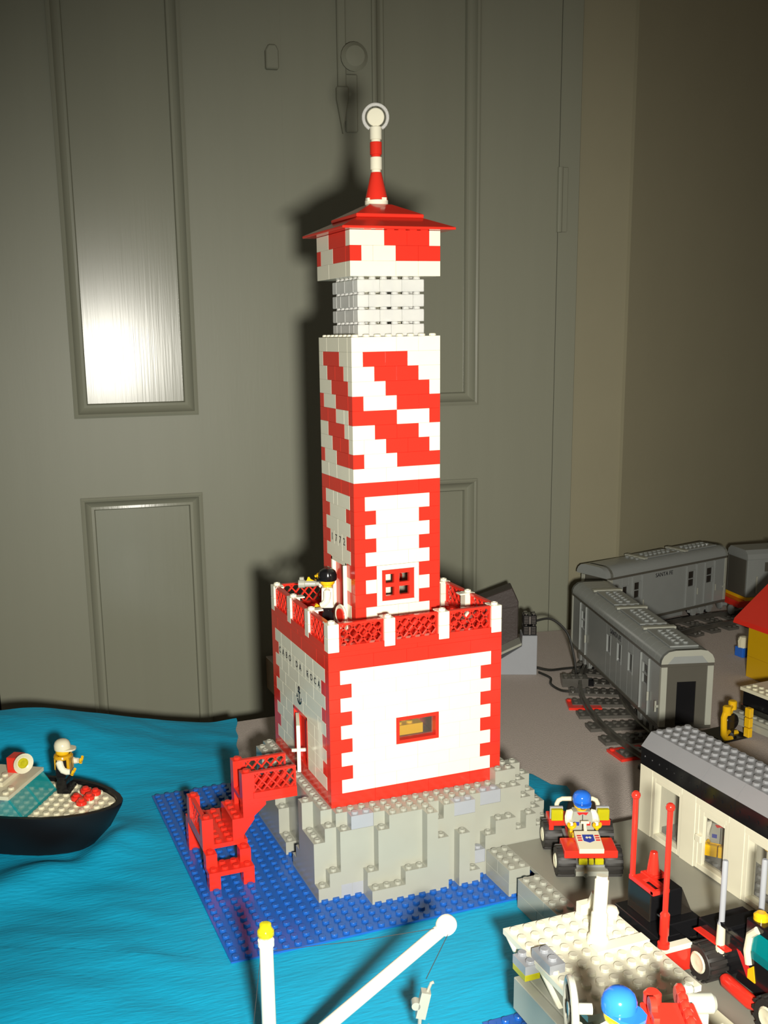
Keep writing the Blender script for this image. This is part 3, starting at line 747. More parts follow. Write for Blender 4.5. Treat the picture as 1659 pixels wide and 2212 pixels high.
b = MB(); b.add([(-1,-3.75,2.6),(1,-3.75,2.6),(1,-1.3,2.95),(-1,-1.3,2.95),(-1,-3.75,3.0),(1,-3.75,3.0),(1,-1.3,3.4),(-1,-1.3,3.4)], [(3,2,1,0),(4,5,6,7),(0,1,5,4),(1,2,6,5),(2,3,7,6),(3,0,4,7)])
hood = b.build('hood', 'cream', bg, .03)
SL = math.atan2(.4, 2.45); HM = Matrix.Translation((0, -3.75, 3.01)) @ Matrix.Rotation(SL, 4, 'X')
for nm, m, polys in (('emblem', 'print_blue', [[(-.45, 1.1), (0, .85), (.45, 1.1), (.45, 1.9), (-.45, 1.9)]]), ('emblem_stripe', 'print_red', [[(s_*.55-(.35 if s_ < 0 else 0), y), (s_*.55+(.35 if s_ > 0 else 0), y), (s_*.55+(.35 if s_ > 0 else 0), y+.14), (s_*.55-(.35 if s_ < 0 else 0), y+.14)] for s_ in (-1, 1) for y in (1.1, 1.4, 1.7)]), ('emblem_star', 'cream', [[(-.25, 1.45), (-.1, 1.35), (.0, 1.5), (.1, 1.35), (.25, 1.45), (.15, 1.65), (0, 1.55), (-.15, 1.65)]])):
    b = MB(); b.m = HM
    for p in polys: b.prism(p, 0, .03 if nm != 'emblem_star' else .04)
    b.build(nm, m, hood, 0, False)
b = MB(); b.box(-1.0, -.3, -3.75, -3.5, 1.6, 2.1); b.box(.3, 1.0, -3.75, -3.5, 1.6, 2.1); b.box(-.2, .2, -3.75, -3.5, 1.6, 2.1); b.build('headlights', 'yellow_clear', bg, .05)
MB().tube([(0, -1.3, 3.1), (0, -.9, 3.5), (0, -.75, 3.9)], .14, 8).box(-.35, .35, -.85, -.7, 3.8, 4.0).build('steering_column', 'cream', bg)
for s_ in (-1, 1):
    MB().box(s_*1.95-.55, s_*1.95+.55, 1.5, 1.75, 3.1, 4.2).build('lamp_back', 'bluish_grey', bg, .02)
    MB().box(s_*1.95-.5, s_*1.95+.5, 1.05, 1.5, 3.12, 4.12).build('roof_lamp', 'yellow_clear', bg, .06)
MB().tube([(-1.75, 2.6, 3.1), (-1.75, 2.6, 4.0), (-1.6, 2.6, 4.3), (-1.3, 2.6, 4.45), (1.3, 2.6, 4.45), (1.6, 2.6, 4.3), (1.75, 2.6, 4.0), (1.75, 2.6, 3.1)], .2, 10).build('roll_bar', 'cream', bg)
fw = Matrix.Rotation(math.radians(-22), 4, 'Z') @ Vector((0, .75, 0))
figure('toy figure in blue cap and grey vest driving the red buggy', (19.5+fw.x, -8.0+fw.y, RZ+1.95), math.radians(-22), 'grey', 'white', 'yellow', 'cap', 'cap_blue', la=.75, ra=.75, seated=True, face='shades', prints=VESTP)

# ================================================================== STATION (left end at y = -4.85, front face at x = 27.4)
sn = thing('station', 'long white station building with black eaves and grey studded roof', 'building', (27.4, -4.85, RZ), -PI/2)
# local x runs along the front (towards the viewer), local y into the building
def sbox(x0, x1, y0, y1, z0, z1, name, m, bev=.02, parent=sn): return MB().box(x0+.01, x1-.01, y0, y1, z0, z1).build(name, m, parent, bev, False)
LEN = 28
OPEN = [(1.75, 5.75, 'w'), (7.5, 11.5, 'd'), (13.25, 17.25, 'w'), (19, 23, 'w')]
px_ = 0
for a, c, k in OPEN+[(LEN, LEN, None)]:
    sbox(px_, a, 0, 1, 0, 6.25, 'wall_panel', 'station_white'); px_ = c
for a, c, k in OPEN:
    sbox(a, c, 0, 1, 5.7, 6.25, 'lintel', 'station_white')
    b = MB(); z0 = .02 if k == 'w' else .1
    b.box(a+.02, a+.4, .05, .95, z0, 5.68); b.box(c-.4, c-.02, .05, .95, z0, 5.68); b.box(a+.4, c-.4, .055, .945, 5.3, 5.68); b.box(a+.4, c-.4, .055, .945, z0, z0+.45)
    wf = b.build('window_frame' if k == 'w' else 'door_frame', 'station_white', sn, .02, False)
    MB().box(a+.4, c-.4, .68, .73, z0+.4, 5.35).build('window_pane', 'pane', wf, 0, False)
    if k == 'd':
        b = MB(); b.box(a+.42, a+.95, .1, .4, .2, 5.3); b.box(c-.6, c-.42, .1, .4, .2, 5.3); b.box(a+.95, c-.6, .1, .4, .2, .62); b.box(a+.95, c-.6, .1, .4, 4.95, 5.3)
        dl = b.build('door_leaf', 'station_white', wf, .02, False); MB().box(a+.3, a+1.0, -.2, .12, 2.55, 3.15).build('door_handle', 'station_white', dl, .05, False)
sbox(0, LEN, 5, 6, 0, 6.25, 'wall_panel', 'station_white'); sbox(0, 1, 1, 5, 0, 6.25, 'wall_panel', 'station_white'); sbox(LEN-1, LEN, 1, 5, 0, 6.25, 'wall_panel', 'station_white')
MB().box(1.02, LEN-1.02, 1.02, 4.98, .02, .3).studs(2, 1, 20, 4, .3).build('floor_plate', 'mid_grey', sn)
for k in range(0, LEN, 4):
    eb = sbox(k, k+4, 0, 6, 6.25, 7.9, 'eave_brick', 'black')
    b = MB()
    for i in range(4): b.cyl(k+i+.5, 7.1, -.05, .02, .14, 8, 'y')
    b.build('eave_peg', 'black', eb)
    b = MB().prism([(-.02, 7.92), (.98, 9.1), (1.02, 9.1), (1.02, 7.92)], k+.012, k+3.988, 'x'); b.build('slope_brick', 'roof_grey', sn, 0, False)
    b = MB().prism([(4.98, 9.1), (6.02, 7.92), (4.98, 7.92)][::-1], k+.012, k+3.988, 'x'); b.build('slope_brick', 'roof_grey', sn, 0, False)
    MB().box(k+.012, k+3.988, 1.03, 4.97, 7.92, 9.1).studs(k, 1, 4, 4, 9.1).build('roof_plate', 'roof_grey', sn, 0)
figure('toy figure in blue cap and yellow trousers inside the station doorway', (29.75, -12.9, RZ+1.35), math.radians(-50), 'grey', 'white', 'yellow', 'cap', 'cap_blue', la=.3, ra=.3, seated=True, face='shades', prints=VESTP)
MB().box(7.2, 9.0, 1.6, 3.2, .3, 1.25).build('bench', 'mid_grey', sn, .03)
t = thing('yellow_counter', 'yellow brick counter seen through the station window behind the grey pole', 'furniture', (29.2, -22.2, RZ+.5))
MB().box(0, 2.4, 0, 3.6, 0, 3.6).build('cabinet', 'station_white', t, .03); MB().box(-.1, 2.5, -.1, 3.7, 3.6, 4.4).studs(0, 0, 2, 3, 4.4).build('counter_top', 'yellow', t, 0)

# ================================================================== TRAIN
TC = Vector((86.3, 11.5)); TR = 43.0
trk = thing('railway_track', 'curved dark grey toy railway track under the grey train', 'railway track', (TC.x, TC.y, -7.5))
def tie_mesh():
    b = MB().box(-4, 4, -1, 1, .02, .42)
    for x in (-3.5, -1.5, -.5, .5, 1.5, 3.5):
        for y in (-.5, .5): b.stud(x, y, .42)
    return b.mesh('sleeper', 0)
a = 70.0
while a < 206:
    o = obj('sleeper', cached('tie', tie_mesh), 'track_dark', trk); ra_ = math.radians(a); o.location = Vector((TR*math.cos(ra_), TR*math.sin(ra_), 0))*S; o.rotation_euler = (0, 0, ra_); a += 5.3
for dr in (-2.5, 2.5):
    b = MB(); R_ = TR+dr; pr = [(-.28, .42), (-.12, .55), (-.12, .9), (-.2, 1.1), (.2, 1.1), (.12, .9), (.12, .55), (.28, .42)]; N = 90; vs = []; fs = []
    for i in range(N):
        aa = math.radians(68+138*i/(N-1)); c_, s_ = math.cos(aa), math.sin(aa)
        vs += [((R_+q)*c_, (R_+q)*s_, z) for q, z in pr]
    k = len(pr)
    for i in range(N-1):
        for q in range(k): fs.append((i*k+q, i*k+(q+1) % k, (i+1)*k+(q+1) % k, (i+1)*k+q))
    b.add(vs, fs).build('rail', 'rail_metal', trk)
for aa in (155.4, 175.6):
    b = MB(); b.m = Matrix.Rotation(math.radians(aa), 4, 'Z'); b.box(TR+.5, TR+4.6, -1.6, 1.6, -.0, .3); b.stud(TR+4.2, -1.1, .3); b.build('joint_plate', 'red', trk)
def bogie(parent, y):
    g = MB().box(.9, 5.1, y-2.6, y+2.6, -1.1, -.3).build('bogie', 'black', parent, .05)
    for s_ in (.75, 5.25):
        b = MB(); b.box(s_-.25, s_+.25, y-2.9, y+2.9, -1.2, -.75)
        for q in (-1.9, 0, 1.9): b.prism([(y+q-.7, -.4), (y+q-.35, -1.7), (y+q+.35, -1.7), (y+q+.7, -.4)], s_-.42, s_+.42, 'x')
        b.build('side_frame', 'mid_grey', g, .04)
    for q in (-1.7, 1.7):
        for s_ in (1.0, 5.0): MB().cyl(y+q, -1.05, s_-.2, s_+.2, .85, 16, 'x').build('train_wheel', 'black', g)
    for s_ in (1.4, 4.6):
        pass
def coach(label, loc, rz, L, wins, doors, name_y, tex='SANTA FE'):
    c = thing('train_coach', label, 'train coach', loc, rz, 'grey train coaches')
    W_, Hs = 6.0, 7.0
    # left side (facing the viewer) split in panels between doors and windows
    cuts = sorted([(a, b_, 'w') for a, b_ in wins]+[(a, b_, 'd') for a, b_ in doors]); p = 0
    for a, b_, k in cuts+[(L, L, None)]:
        if a > p+.02: MB().box(.1, .5, p+.01, a-.01, 0, Hs).build('side_panel', 'train_grey', c, .02, False)
        if k:
            z0, z1 = (3.1, 5.7) if k == 'w' else (3.3, 6.0)
            MB().box(.1, .5, a, b_, 0, z0).build('side_panel', 'train_grey', c, .02, False); MB().box(.1, .5, a, b_, z1, Hs).build('side_panel', 'train_grey', c, .02, False)
            w_ = MB(); m0 = .28 if k == 'd' else .16
            w_.box(.05, .5, a, a+m0, z0, z1); w_.box(.05, .5, b_-m0, b_, z0, z1); w_.box(.06, .5, a+m0, b_-m0, z0, z0+.14); w_.box(.06, .5, a+m0, b_-m0, z1-.14, z1)
            if k == 'd': w_.box(.06, .5, a+m0, b_-m0, (z0+z1)/2-.06, (z0+z1)/2+.06)
            f_ = w_.build('window_frame', 'train_grey', c, 0, False); MB().box(.3, .36, a+m0, b_-m0, z0+.1, z1-.1).build('window_pane', 'smoke', f_, 0, False)
            if k == 'd':
                for q in (a-.32, b_+.06): MB().box(-.1, .12, q, q+.24, .1, Hs-.1).build('door_post', 'train_grey', c, .03, False)
                MB().box(-.2, .05, a-.5, a-.34, 1.9, 3.0).build('grab_handle', 'grey', c, .03, False)
        p = b_ if k else p
    MB().box(5.5, 5.9, .01, L-.01, 0, Hs).build('side_panel', 'train_grey', c, .02, False)
    MB().box(.3, 5.7, .3, L-.3, -.35, .05).build('floor_pan', 'train_dark', c, 0, False)
    MB().box(-.02, 6.02, .02, L-.02, -.4, .02).build('sill', 'train_dark', c, .03, False)
    MB().box(-.03, 6.03, .02, L-.02, Hs, Hs+.36).build('cornice', 'train_dark', c, .02, False)
    # curved roof in 2-stud sections
    arc = [(-.05, Hs+.36), (.0, Hs+.8), (.25, Hs+1.3), (.8, Hs+1.75), (1.6, Hs+1.9)]; arc = arc+[(6-x, z) for x, z in arc[::-1]]
    def rs():
        return MB().prism([(x, z) for x, z in arc][::-1], .012, 1.988, 'y').mesh('roof_section', 0)
    y = 0
    while y < L-.5:
        o = obj('roof_section', cached('roofsec', rs), 'train_grey', c); o.location = Vector((0, y, 0))*S; y += 2
    y = 1.2; k = 0
    while y < L-8:
        MB().box(1.35, 4.65, y, y+7.2, Hs+1.9, Hs+2.08).build('roof_walk', 'train_grey', c, .03, False)
        MB().box(1.0, 5.0, y+7.3, y+8.1, Hs+1.9, Hs+2.2).build('roof_vent', 'grey', c, .03, False)
        b = MB()
        for q in range(6): b.stud(2.5, y+1+q, Hs+2.08); b.stud(3.5, y+1+q, Hs+2.08)
        for q in (2.0, 3.0, 4.0): b.stud(q, y+8.6, Hs+1.9)
        b.build('roof_studs', 'train_grey', c); y += 9.4
    # ends
    for y0, y1, sg in ((-.02, .5, 1), (L-.5, L+.02, -1)):
        for xa in (0, 5.3): MB().box(xa, xa+.7, y0, y1, 0, Hs).build('end_frame', 'grey', c, .03, False)
        b = MB().prism([(-.05, Hs+.36)]+arc[1:-1]+[(6.05, Hs+.36), (5.3, Hs+.36), (4.6, Hs+1.2), (1.4, Hs+1.2), (.7, Hs+.36)], y0, y1, 'y'); b.build('end_arch', 'grey', c, 0, False)
        b = MB(); b.box(.7, 1.9, y0+.15, y1-.1, 0, Hs+.3); b.box(4.1, 5.3, y0+.15, y1-.1, 0, Hs+.3); b.box(1.9, 4.1, y0+.15, y1-.1, 5.2, Hs+.3); b.prism([(.7, Hs+.3), (5.3, Hs+.3), (4.6, Hs+1.2), (1.4, Hs+1.2)], y0+.15, y1-.1, 'y'); b.build('end_wall', 'train_dark', c, 0, False)
        MB().box(1.9, 4.1, y0+.25, y1-.05, .3, 5.2).build('gangway_door', 'black', c, .03, False)
    MB().box(-.35, -.15, .6, .8, 1.6, 2.9).box(-.3, .1, .6, .8, 2.1, 2.4).build('end_handle', 'grey', c, .03, False)
    if tex:
        me = text_mesh(tex, .9, 'print_black', .03); o = obj('lettering', me, 'print_black', c); o.location = Vector((.085, name_y, 6.3))*S; o.rotation_euler = (PI/2, 0, -PI/2)
    MB().box(1.2, 4.8, L*.33, L*.62, -1.5, -.3).build('battery_box', 'mid_grey', c, .05)
    bogie(c, 5.2); bogie(c, L-5.2)
    return c
coach('nearest grey train coach with three side windows and dark end door', (44.4, 14.8, -4.75), math.radians(-15.9), 34, [(9.2, 10.9), (13.2, 14.9), (17.2, 18.9)], [(4.0, 6.2), (27.5, 29.7)], 15.5)
coach('second grey train coach standing behind along the wall', (90.0, 58.2, -4.75), math.radians(102.3), 27, [(23.0, 24.4)], [(3.2, 5.2), (7.6, 9.6), (20.2, 22.0)], 15)
# locomotive at the far right
lc = thing('locomotive', 'grey locomotive with red and yellow stripe at the right edge', 'locomotive', (92.2, 60.6, -4.75), math.radians(-10))
MB().box(.0, 26, -6, .0, .9, 7.2).build('body', 'train_grey', lc, .1, False)
MB().box(-.05, 26, -6.05, .05, .35, .9).build('yellow_stripe', 'yellow', lc, .02, False)
MB().box(-1.4, 26, -6.06, .06, -.7, .34).build('red_skirt', 'red', lc, .03, False)
b = MB().prism([(-6.05, 7.2), (-5.9, 8.0), (-5.2, 8.6), (-.8, 8.6), (-.1, 8.0), (.05, 7.2)][::-1], -.1, 26, 'x'); b.build('roof', 'train_grey', lc)
MB().box(3, 26, -6.1, -5.95, 5.1, 6.6).build('window_band', 'train_dark', lc, 0, False)
MB().box(-.12, .02, -5.6, -.4, .95, 7.0).build('end_wall', 'train_dark', lc, .02, False)
MB().box(1.5, 1.75, -6.3, -6.0, 1.6, 4.4).build('hand_rail', 'grey', lc, .05)
b = MB(); b.lathe([(1.2, 8.62), (1.2, 8.8), (.9, 8.9)], (8, -3, 0), 16); b.tube([(6, -4.4, 9.0), (10, -1.6, 9.0)], .12, 6); b.tube([(6, -1.6, 9.0), (10, -4.4, 9.0)], .12, 6); b.build('roof_fan', 'black', lc)
for y in (-1.2, -4.8): MB().lathe([(.35, -.6), (.35, -1.6), (.8, -1.65), (.8, -1.95), (.5, -2.05)], (0, y, -1.25), 16, 'x').build('buffer', 'mid_grey', lc)
MB().box(3, 9, -5.6, -.4, -2.5, -.7).build('bogie', 'black', lc, .05); MB().box(16, 22, -5.6, -.4, -2.5, -.7).build('bogie', 'black', lc, .05)

# ---- power controller, cables and dark box behind the lighthouse
ct = thing('speed_controller', 'grey wedge-shaped train speed controller beside the dark brown box', 'controller', (45.9, 43.6, -7.5), math.radians(-24))
b = MB().prism([(0, 0), (0, 5.6), (-2.05, 5.6), (-2.1, 4.1), (-7.5, .6), (-7.5, 0)], 0, 3.2, 'y'); b.build('case', 'bluish_grey', ct, .05, False)
b = MB().prism([(-2.12, 4.2), (-2.12, 4.55), (-7.6, 1.9), (-7.6, 1.5)], .1, 3.1, 'y'); b.build('sloped_lid', 'grey', ct, .03, False)
for k in range(2):
    MB().box(-1.95, -.1, .3, 2.1, 5.62+k*1.5, 6.9+k*1.5).build('connector', 'black', ct, .05, False)
    b = MB()
    for q in range(5): b.box(-1.8, -1.25, .24, .32, 5.8+k*1.5+q*.22, 5.88+k*1.5+q*.22); b.box(-.8, -.25, .24, .32, 5.8+k*1.5+q*.22, 5.88+k*1.5+q*.22)
    b.box(-1.15, -.9, .22, .32, 5.7+k*1.5, 6.8+k*1.5); b.studs(-2, .3, 2, 2, 6.9+k*1.5); b.build('contact', 'chrome', ct)
db = thing('dark_box', 'tilted dark brown box half hidden behind the lighthouse', 'box', (45.9, 43.6, -7.5), math.radians(-24))
b = MB().prism([(-2.3, 0), (-2.3, 9.6), (-3.2, 11.6), (-11, 8.6), (-11, 0)], 3.3, 6.5, 'y'); b.build('case', 'brown_dark', db, .1, False)
b = MB().prism([(-2.6, 1.0), (-2.6, 8.9), (-10.5, 7.8), (-10.5, 1)], 3.2, 3.3, 'y'); b.build('front_panel', 'brown_dark', db, .02, False)
def cable(label, pts, r=.17):
    P = [Vector(p) for p in pts]; out = []
    for i in range(len(P)-1):
        p0, p1, p2, p3 = P[max(i-1, 0)], P[i], P[i+1], P[min(i+2, len(P)-1)]
        for q in range(8):
            t_ = q/8; out.append(.5*((2*p1)+(p2-p0)*t_+(2*p0-5*p1+4*p2-p3)*t_*t_+(3*p1-p0-3*p2+p3)*t_**3))
    out.append(P[-1]); o = MB().tube(out, r, 8).build('cable', 'cable'); return tag(o, label, 'cable', 'controller cables')
cable('black cable arching from the controller top towards the train', [(45.9, 44.4, .0), (48.3, 44.0, .1), (50.0, 42.5, -1.8), (50.2, 41.0, -5.0), (49.9, 39.8, -7.0), (49.4, 37.5, -7.3)])
cable('black cable lying on the felt from the controller base to the coach', [(46.1, 43.9, -6.6), (48.0, 43.6, -7.1), (50.5, 43.9, -7.3), (53.5, 43.5, -7.3)])
cable('black cable looping round the dark track connector', [(46.1, 43.3, -7.1), (46.6, 41.2, -7.3), (45.3, 38.9, -7.3), (45.2, 36.2, -7.3), (46.2, 35.0, -7.2)])
t = thing('track_connector', 'dark grey studded connector brick lying beside the track', 'brick', (46.3, 37.7, -7.5), math.radians(-26))
MB().box(0, 3.4, 0, 2, 0, 1.2).studs(0, 0, 3, 2, 1.2).build('body', 'track_dark', t); MB().box(3.4, 4.2, .4, 1.6, 0, .8).build('plug', 'black', t, .04)

# ---- yellow house, bin and recovery truck on the right
hs = thing('yellow_house', 'yellow toy house with red sloping roof cut by the right edge', 'house', (71.5, 31.8, -7.5))
for z0, z1 in ((0, 2.9), (2.92, 8.5)): MB().box(0, 12, -16, 0, z0, z1).build('wall', 'house_yellow', hs, .03, False)
b = MB().prism([(-2.2, 7.7), (-2.0, 8.3), (6, 14.6), (14.2, 8.3), (14.4, 7.7), (6, 14.0)][::-1], -17.5, .6, 'y'); b.build('roof', 'red', hs, 0, False)
b = MB().prism([(0, 8.5), (12, 8.5), (6, 13.6)], -15.9, -.2, 'y'); b.build('gable', 'house_yellow', hs, 0, False)
t = thing('blue_white_bin', 'small white and blue bin standing left of the yellow house', 'bin', (77.4, 39.2, -7.5))
MB().box(-.8, .8, -.8, .8, 0, 1.4).build('base', 'cap_blue', t, .05); MB().lathe([(.8, 1.4), (.8, 2.6), (.6, 2.9), (.2, 3.0)], (0, 0, 0), 14).build('top', 'cream', t); MB().tube([(-1.0, -.3, 1.5), (-1.15, -.3, 2.5), (-.8, -.3, 3.0)], .14, 6).build('pipe', 'cream', t)
rt = thing('recovery_truck', 'black and grey toy truck with yellow lifting frame behind the station', 'truck', (58.4, 14.6, -7.5), math.radians(4))
MB().box(-2.0, 9, -5, 3.2, .9, 1.7).build('chassis', 'grey', rt, .05); MB().box(-1.6, -.4, -5, 3.2, 1.7, 2.1).studs(-1.6, -4.8, 1, 7, 2.1).build('step', 'grey', rt)
MB().box(.2, 9, -5, 3.2, 1.7, 2.5).build('lower_body', 'chrome', rt, .05); MB().box(.4, 9, -4.9, 3.1, 2.5, 4.3).build('cab_window', 'black', rt, .05)
MB().box(.1, 9, -5.1, 3.3, 4.3, 4.7).studs(.2, -4.9, 2, 8, 4.7).build('cab_roof', 'cream', rt)
MB().lathe([(1.0, 4.7), (1.0, 5.1), (.6, 5.5)], (3, 0, 0), 14).build('roof_dome', 'black', rt)
for y in (-4, 2.4): wheel(rt, 1.2, y, 1.0, .98, 1.0, hubr=.4)
for x, q in ((-5.4, -.3), (-3.5, .8)):
    MB().tube([(x+.9, q, .2), (x+.1, q, .3), (x-.3, q, .9), (x-.4, q, 3.0), (x-.2, q, 3.5)], .36, 10).build('frame_bar', 'yellow', rt)
    MB().lathe([(.5, 3.3), (.5, 4.2), (.4, 4.3)], (x, q, 0), 14).build('bar_cap', 'yellow', rt)
for z in (3.7, .8): MB().tube([(-5.4, -.3, z), (-3.5, .8, z)], .25, 8).build('cross_bar', 'yellow', rt)
MB().box(-6.0, -2.0, -.7, 3.1, 0, .25).build('tow_plate', 'black', rt, .03)
for z0 in (.3, 1.5, 2.7): MB().box(-2.9, -2.3, -1.3, -.5, z0, z0+1.1).build('mast_block', 'yellow', rt, .06)
MB().lathe([(.9, -.2), (1.0, -.1), (1.0, .1), (.9, .2)], (-3.9, .4, 1.9), 18, 'y').build('winch_drum', 'black', rt); MB().box(-4.2, -3.6, .2, .6, .2, 1.2).build('drum_stand', 'black', rt)

# ================================================================== WHITE SHIP in the lower right foreground
sh = thing('ship', 'large white studded deck of a ship in the right foreground', 'ship', (0, -30, -7.36))
def sp(z): return z+7.36
def sy(y): return y+30
b = MB().box(4.35, 12.4, sy(-31.7), sy(-21.6), sp(-.4), sp(0))
for i in range(8):
    for j in range(10):
        if (i, j) in ((4, 5), (5, 5), (6, 5), (7, 5)) : continue
        b.stud(4.35+i+.52, sy(-31.7)+j+.5, sp(0))
b.build('deck_plate', 'white', sh)
MB().box(8.4, 12.38, sy(-26.66), sy(-25.7), sp(0), sp(.2)).build('deck_tile', 'white', sh, .03, False)
MB().box(5.6, 12.2, sy(-52), sy(-23.4), .0, sp(-.42)).build('hull', 'cream', sh, .1, False)
MB().box(4.3, 5.6, sy(-52), sy(-24.4), sp(-4.2), sp(-1.6)).build('side_beam', 'grey', sh, .05, False)
MB().box(3.6, 4.3, sy(-52), sy(-24.4), sp(-4.0), sp(-1.7)).build('side_beam', 'grey', sh, .05, False)
for y in (-22.9, -27.2):
    b = MB().prism([(sy(y)-1.5, sp(-1.7)), (sy(y)-1.1, sp(-1.7)), (sy(y)+1.2, sp(-.42)), (sy(y)+.8, sp(-.42))], 4.42, 4.75, 'x'); b.build('deck_strut', 'white', sh, .03, False)
MB().box(3.62, 4.72, sy(-25.8), sy(-24.2), sp(-1.25), sp(-.82)).build('signal_plate', 'yellow_clear', sh, .03, False)
MB().box(3.62, 4.72, sy(-25.8), sy(-24.2), sp(-.8), sp(-.2)).studs(3.67, sy(-25.95), 1, 2, sp(-.2)).build('grey_brick', 'bluish_grey', sh)
MB().box(4.4, 5.5, sy(-27.4), sy(-25.2), sp(.0), sp(.62)).studs(4.45, sy(-27.3), 1, 2, sp(.62)).build('grey_brick', 'bluish_grey', sh)
M = Matrix.Translation((9.3, sy(-25.3), sp(0))) @ Matrix.Rotation(math.radians(7), 4, 'Y') @ Matrix.Rotation(math.radians(-7), 4, 'X')
b = MB(); b.m = M; b.lathe([(.72, 0), (.68, .4), (.56, .5), (.54, 1.9), (.46, 2.0), (.46, 4.1), (.38, 4.2), (.38, 4.4)], (0, 0, 0), 18); b.build('mast', 'white', sh)
b = MB(); b.box(9.9, 10.9, sy(-22.4), sy(-21.8), sp(.1), sp(.9)); b.tube([(10.7, sy(-22.3), sp(.6)), (10.9, sy(-22.6), sp(1.7))], .3, 8); b.build('lever', 'white', sh)
b = MB(); b.lathe([(.2, 0), (.25, .4), (.5, .6), (.55, .9), (.4, 1.2), (.1, 1.3)], (11.3, sy(-23.8), sp(0)), 16); b.build('knob', 'white', sh)
# raised bridge near the viewer
MB().box(-6, 5.2, sy(-52), sy(-41.7), .02, sp(6.1)).build('bridge_block', 'cream', sh, .1, False)
MB().box(5.2, 6.4, sy(-52), sy(-43.0), sp(-.5), sp(5.2)).build('bridge_wing', 'cream', sh, .1, False)
t = thing('helm_wheel', 'grey steering wheel beside the blue capped figure in the foreground', 'steering wheel', (-4.4, -43.1, 6.12), math.radians(-24))
MB().lathe([(.35, 0), (.2, .3), (.18, 3.4)], (.35, 0, 0), 12).build('pedestal', 'grey', t)
MB().tube([(0, 1.25*math.cos(a), 4.15+1.25*math.sin(a)) for a in [2*PI*i/28 for i in range(28)]], .17, 8, True).build('rim', 'grey', t)
b = MB().lathe([(.3, -.15), (.3, .15)], (0, 0, 4.15), 12, 'x')
for q in range(4): a = q*PI/2+.4; b.tube([(0, 0, 4.15), (0, 1.2*math.cos(a), 4.15+1.2*math.sin(a))], .1, 6)
b.cyl(0, 4.15, .1, .9, .25, 12, 'x'); b.build('spokes', 'grey', t)
figure('toy figure in a bright blue cap seen from above in the foreground', (-2.5, -43.9, 6.12), math.radians(14), 'white', 'white', 'black', 'cap', 'cap_blue', la=.5, ra=.6, face='shades')
t = thing('winch', 'red ribbed winch engine beside the blue capped figure', 'winch', (1.15, -42.2, 6.12), math.radians(-24))
MB().box(-1.0, 1.5, -2.6, .2, 0, 2.3).build('engine_block', 'red', t, .06)
for k in range(6): MB().lathe([(.42, -.0), (.55, .12), (.55, .3), (.42, .42)], (.7, .5-k*.52, 2.45-k*.06), 16, 'x').build('cylinder_rib', 'red', t)
MB().lathe([(.3, 0), (.42, .1), (.42, .5), (.3, .62)], (-.45, .1, 2.3), 14).build('filler_cap', 'red', t)
b = MB(); b.m = Matrix.Translation((-.7, -1.0, 2.3)); b.lathe([(.2, -.14), (.46, -.14), (.46, .14), (.2, .14), (.2, -.14)], (0, 0, .55), 18, 'x'); b.box(-.13, .13, -.9, -.3, .0, .6); b.build('lever_arm', 'red', t)
t = thing('nozzle', 'light grey nozzle at the right of the red winch', 'nozzle', (2.9, -41.9, 6.12), math.radians(-20))
MB().box(-.6, .9, -.3, .3, 0, 1.3).build('foot', 'grey', t, .03)
MB().lathe([(.42, -.2), (.48, 0), (.48, 1.1), (.36, 1.25)], (0, 0, 1.7), 16, 'x').build('barrel', 'grey', t); MB().ball((.1, .45, 2.15), .3, 12).build('ball_joint', 'grey', t); MB().box(-.2, .2, -.2, .2, 1.3, 1.5).build('stem', 'grey', t)

# ---- second blue plate under the ship's bow
b = MB().box(0, 8, 0, 16, -.16, 0).studs(0, 0, 8, 16, 0); o = b.build('baseplate', 'blue_plate'); o.location = Vector((3.2, -37.0, -7.2))*S
tag(o, 'narrow dark blue studded baseplate at the bottom edge under the white ship', 'baseplate')

# ================================================================== DERRICK in the centre foreground
dk = thing('derrick', 'white derrick crane with yellow tipped mast and slanting boom in the foreground', 'crane', (-12.35, -22.6, -7.33))
MB().box(-2, 2, -2, 2, 0, .4).studs(-2, -2, 4, 4, .4, {(1, 1), (2, 1), (1, 2), (2, 2)}).build('base', 'white', dk, 0)
MB().lathe([(.7, .4), (.7, 1.2), (.46, 1.3), (.42, 10.6), (.5, 10.65), (.5, 11.0), (.38, 11.05), (.38, 11.2)], (0, 0, 0), 20).build('mast', 'white', dk)
MB().lathe([(.4, 11.2), (.52, 11.35), (.52, 11.6), (.38, 11.8), (.36, 12.05), (.2, 12.1)], (0, 0, 0), 12).build('mast_lamp', 'yellow_clear', dk)
B0 = Vector((.5, -.05, 2.2)); B1 = Vector((11.1, -1.6, 10.2))
MB().tube([B0, B0.lerp(B1, .03), B0.lerp(B1, .97), B1], [.3, .44, .42, .3], 14).build('boom', 'white', dk)
MB().lathe([(.62, -.25), (.68, -.15), (.68, .15), (.62, .25)], tuple(B1+Vector((.1, 0, .1))), 20, 'y').build('pulley', 'white', dk)
MB().ball(tuple(B0), .6, 12).build('pivot', 'white', dk)
MB().tube([(.3, 0, 10.2), (5.6, -.85, 10.1), tuple(B1)], .022, 5).build('top_line', 'string', dk)
hk = Vector((9.4, -2.05, 5.55))
MB().tube([tuple(B1+Vector((.1, -.25, -.4))), tuple(hk+Vector((.25, .1, 1.6)))], .025, 5).build('hoist_line', 'string', dk)
MB().tube([(-.3, .1, 10.3), (-.9, .2, 5.5), (-1.4, .3, .5)], .022, 5).build('stay_line', 'string', dk)
b = MB(); b.m = Matrix.Translation(hk) @ Matrix.Rotation(math.radians(-20), 4, 'Z') @ Matrix.Rotation(math.radians(12), 4, 'Y')
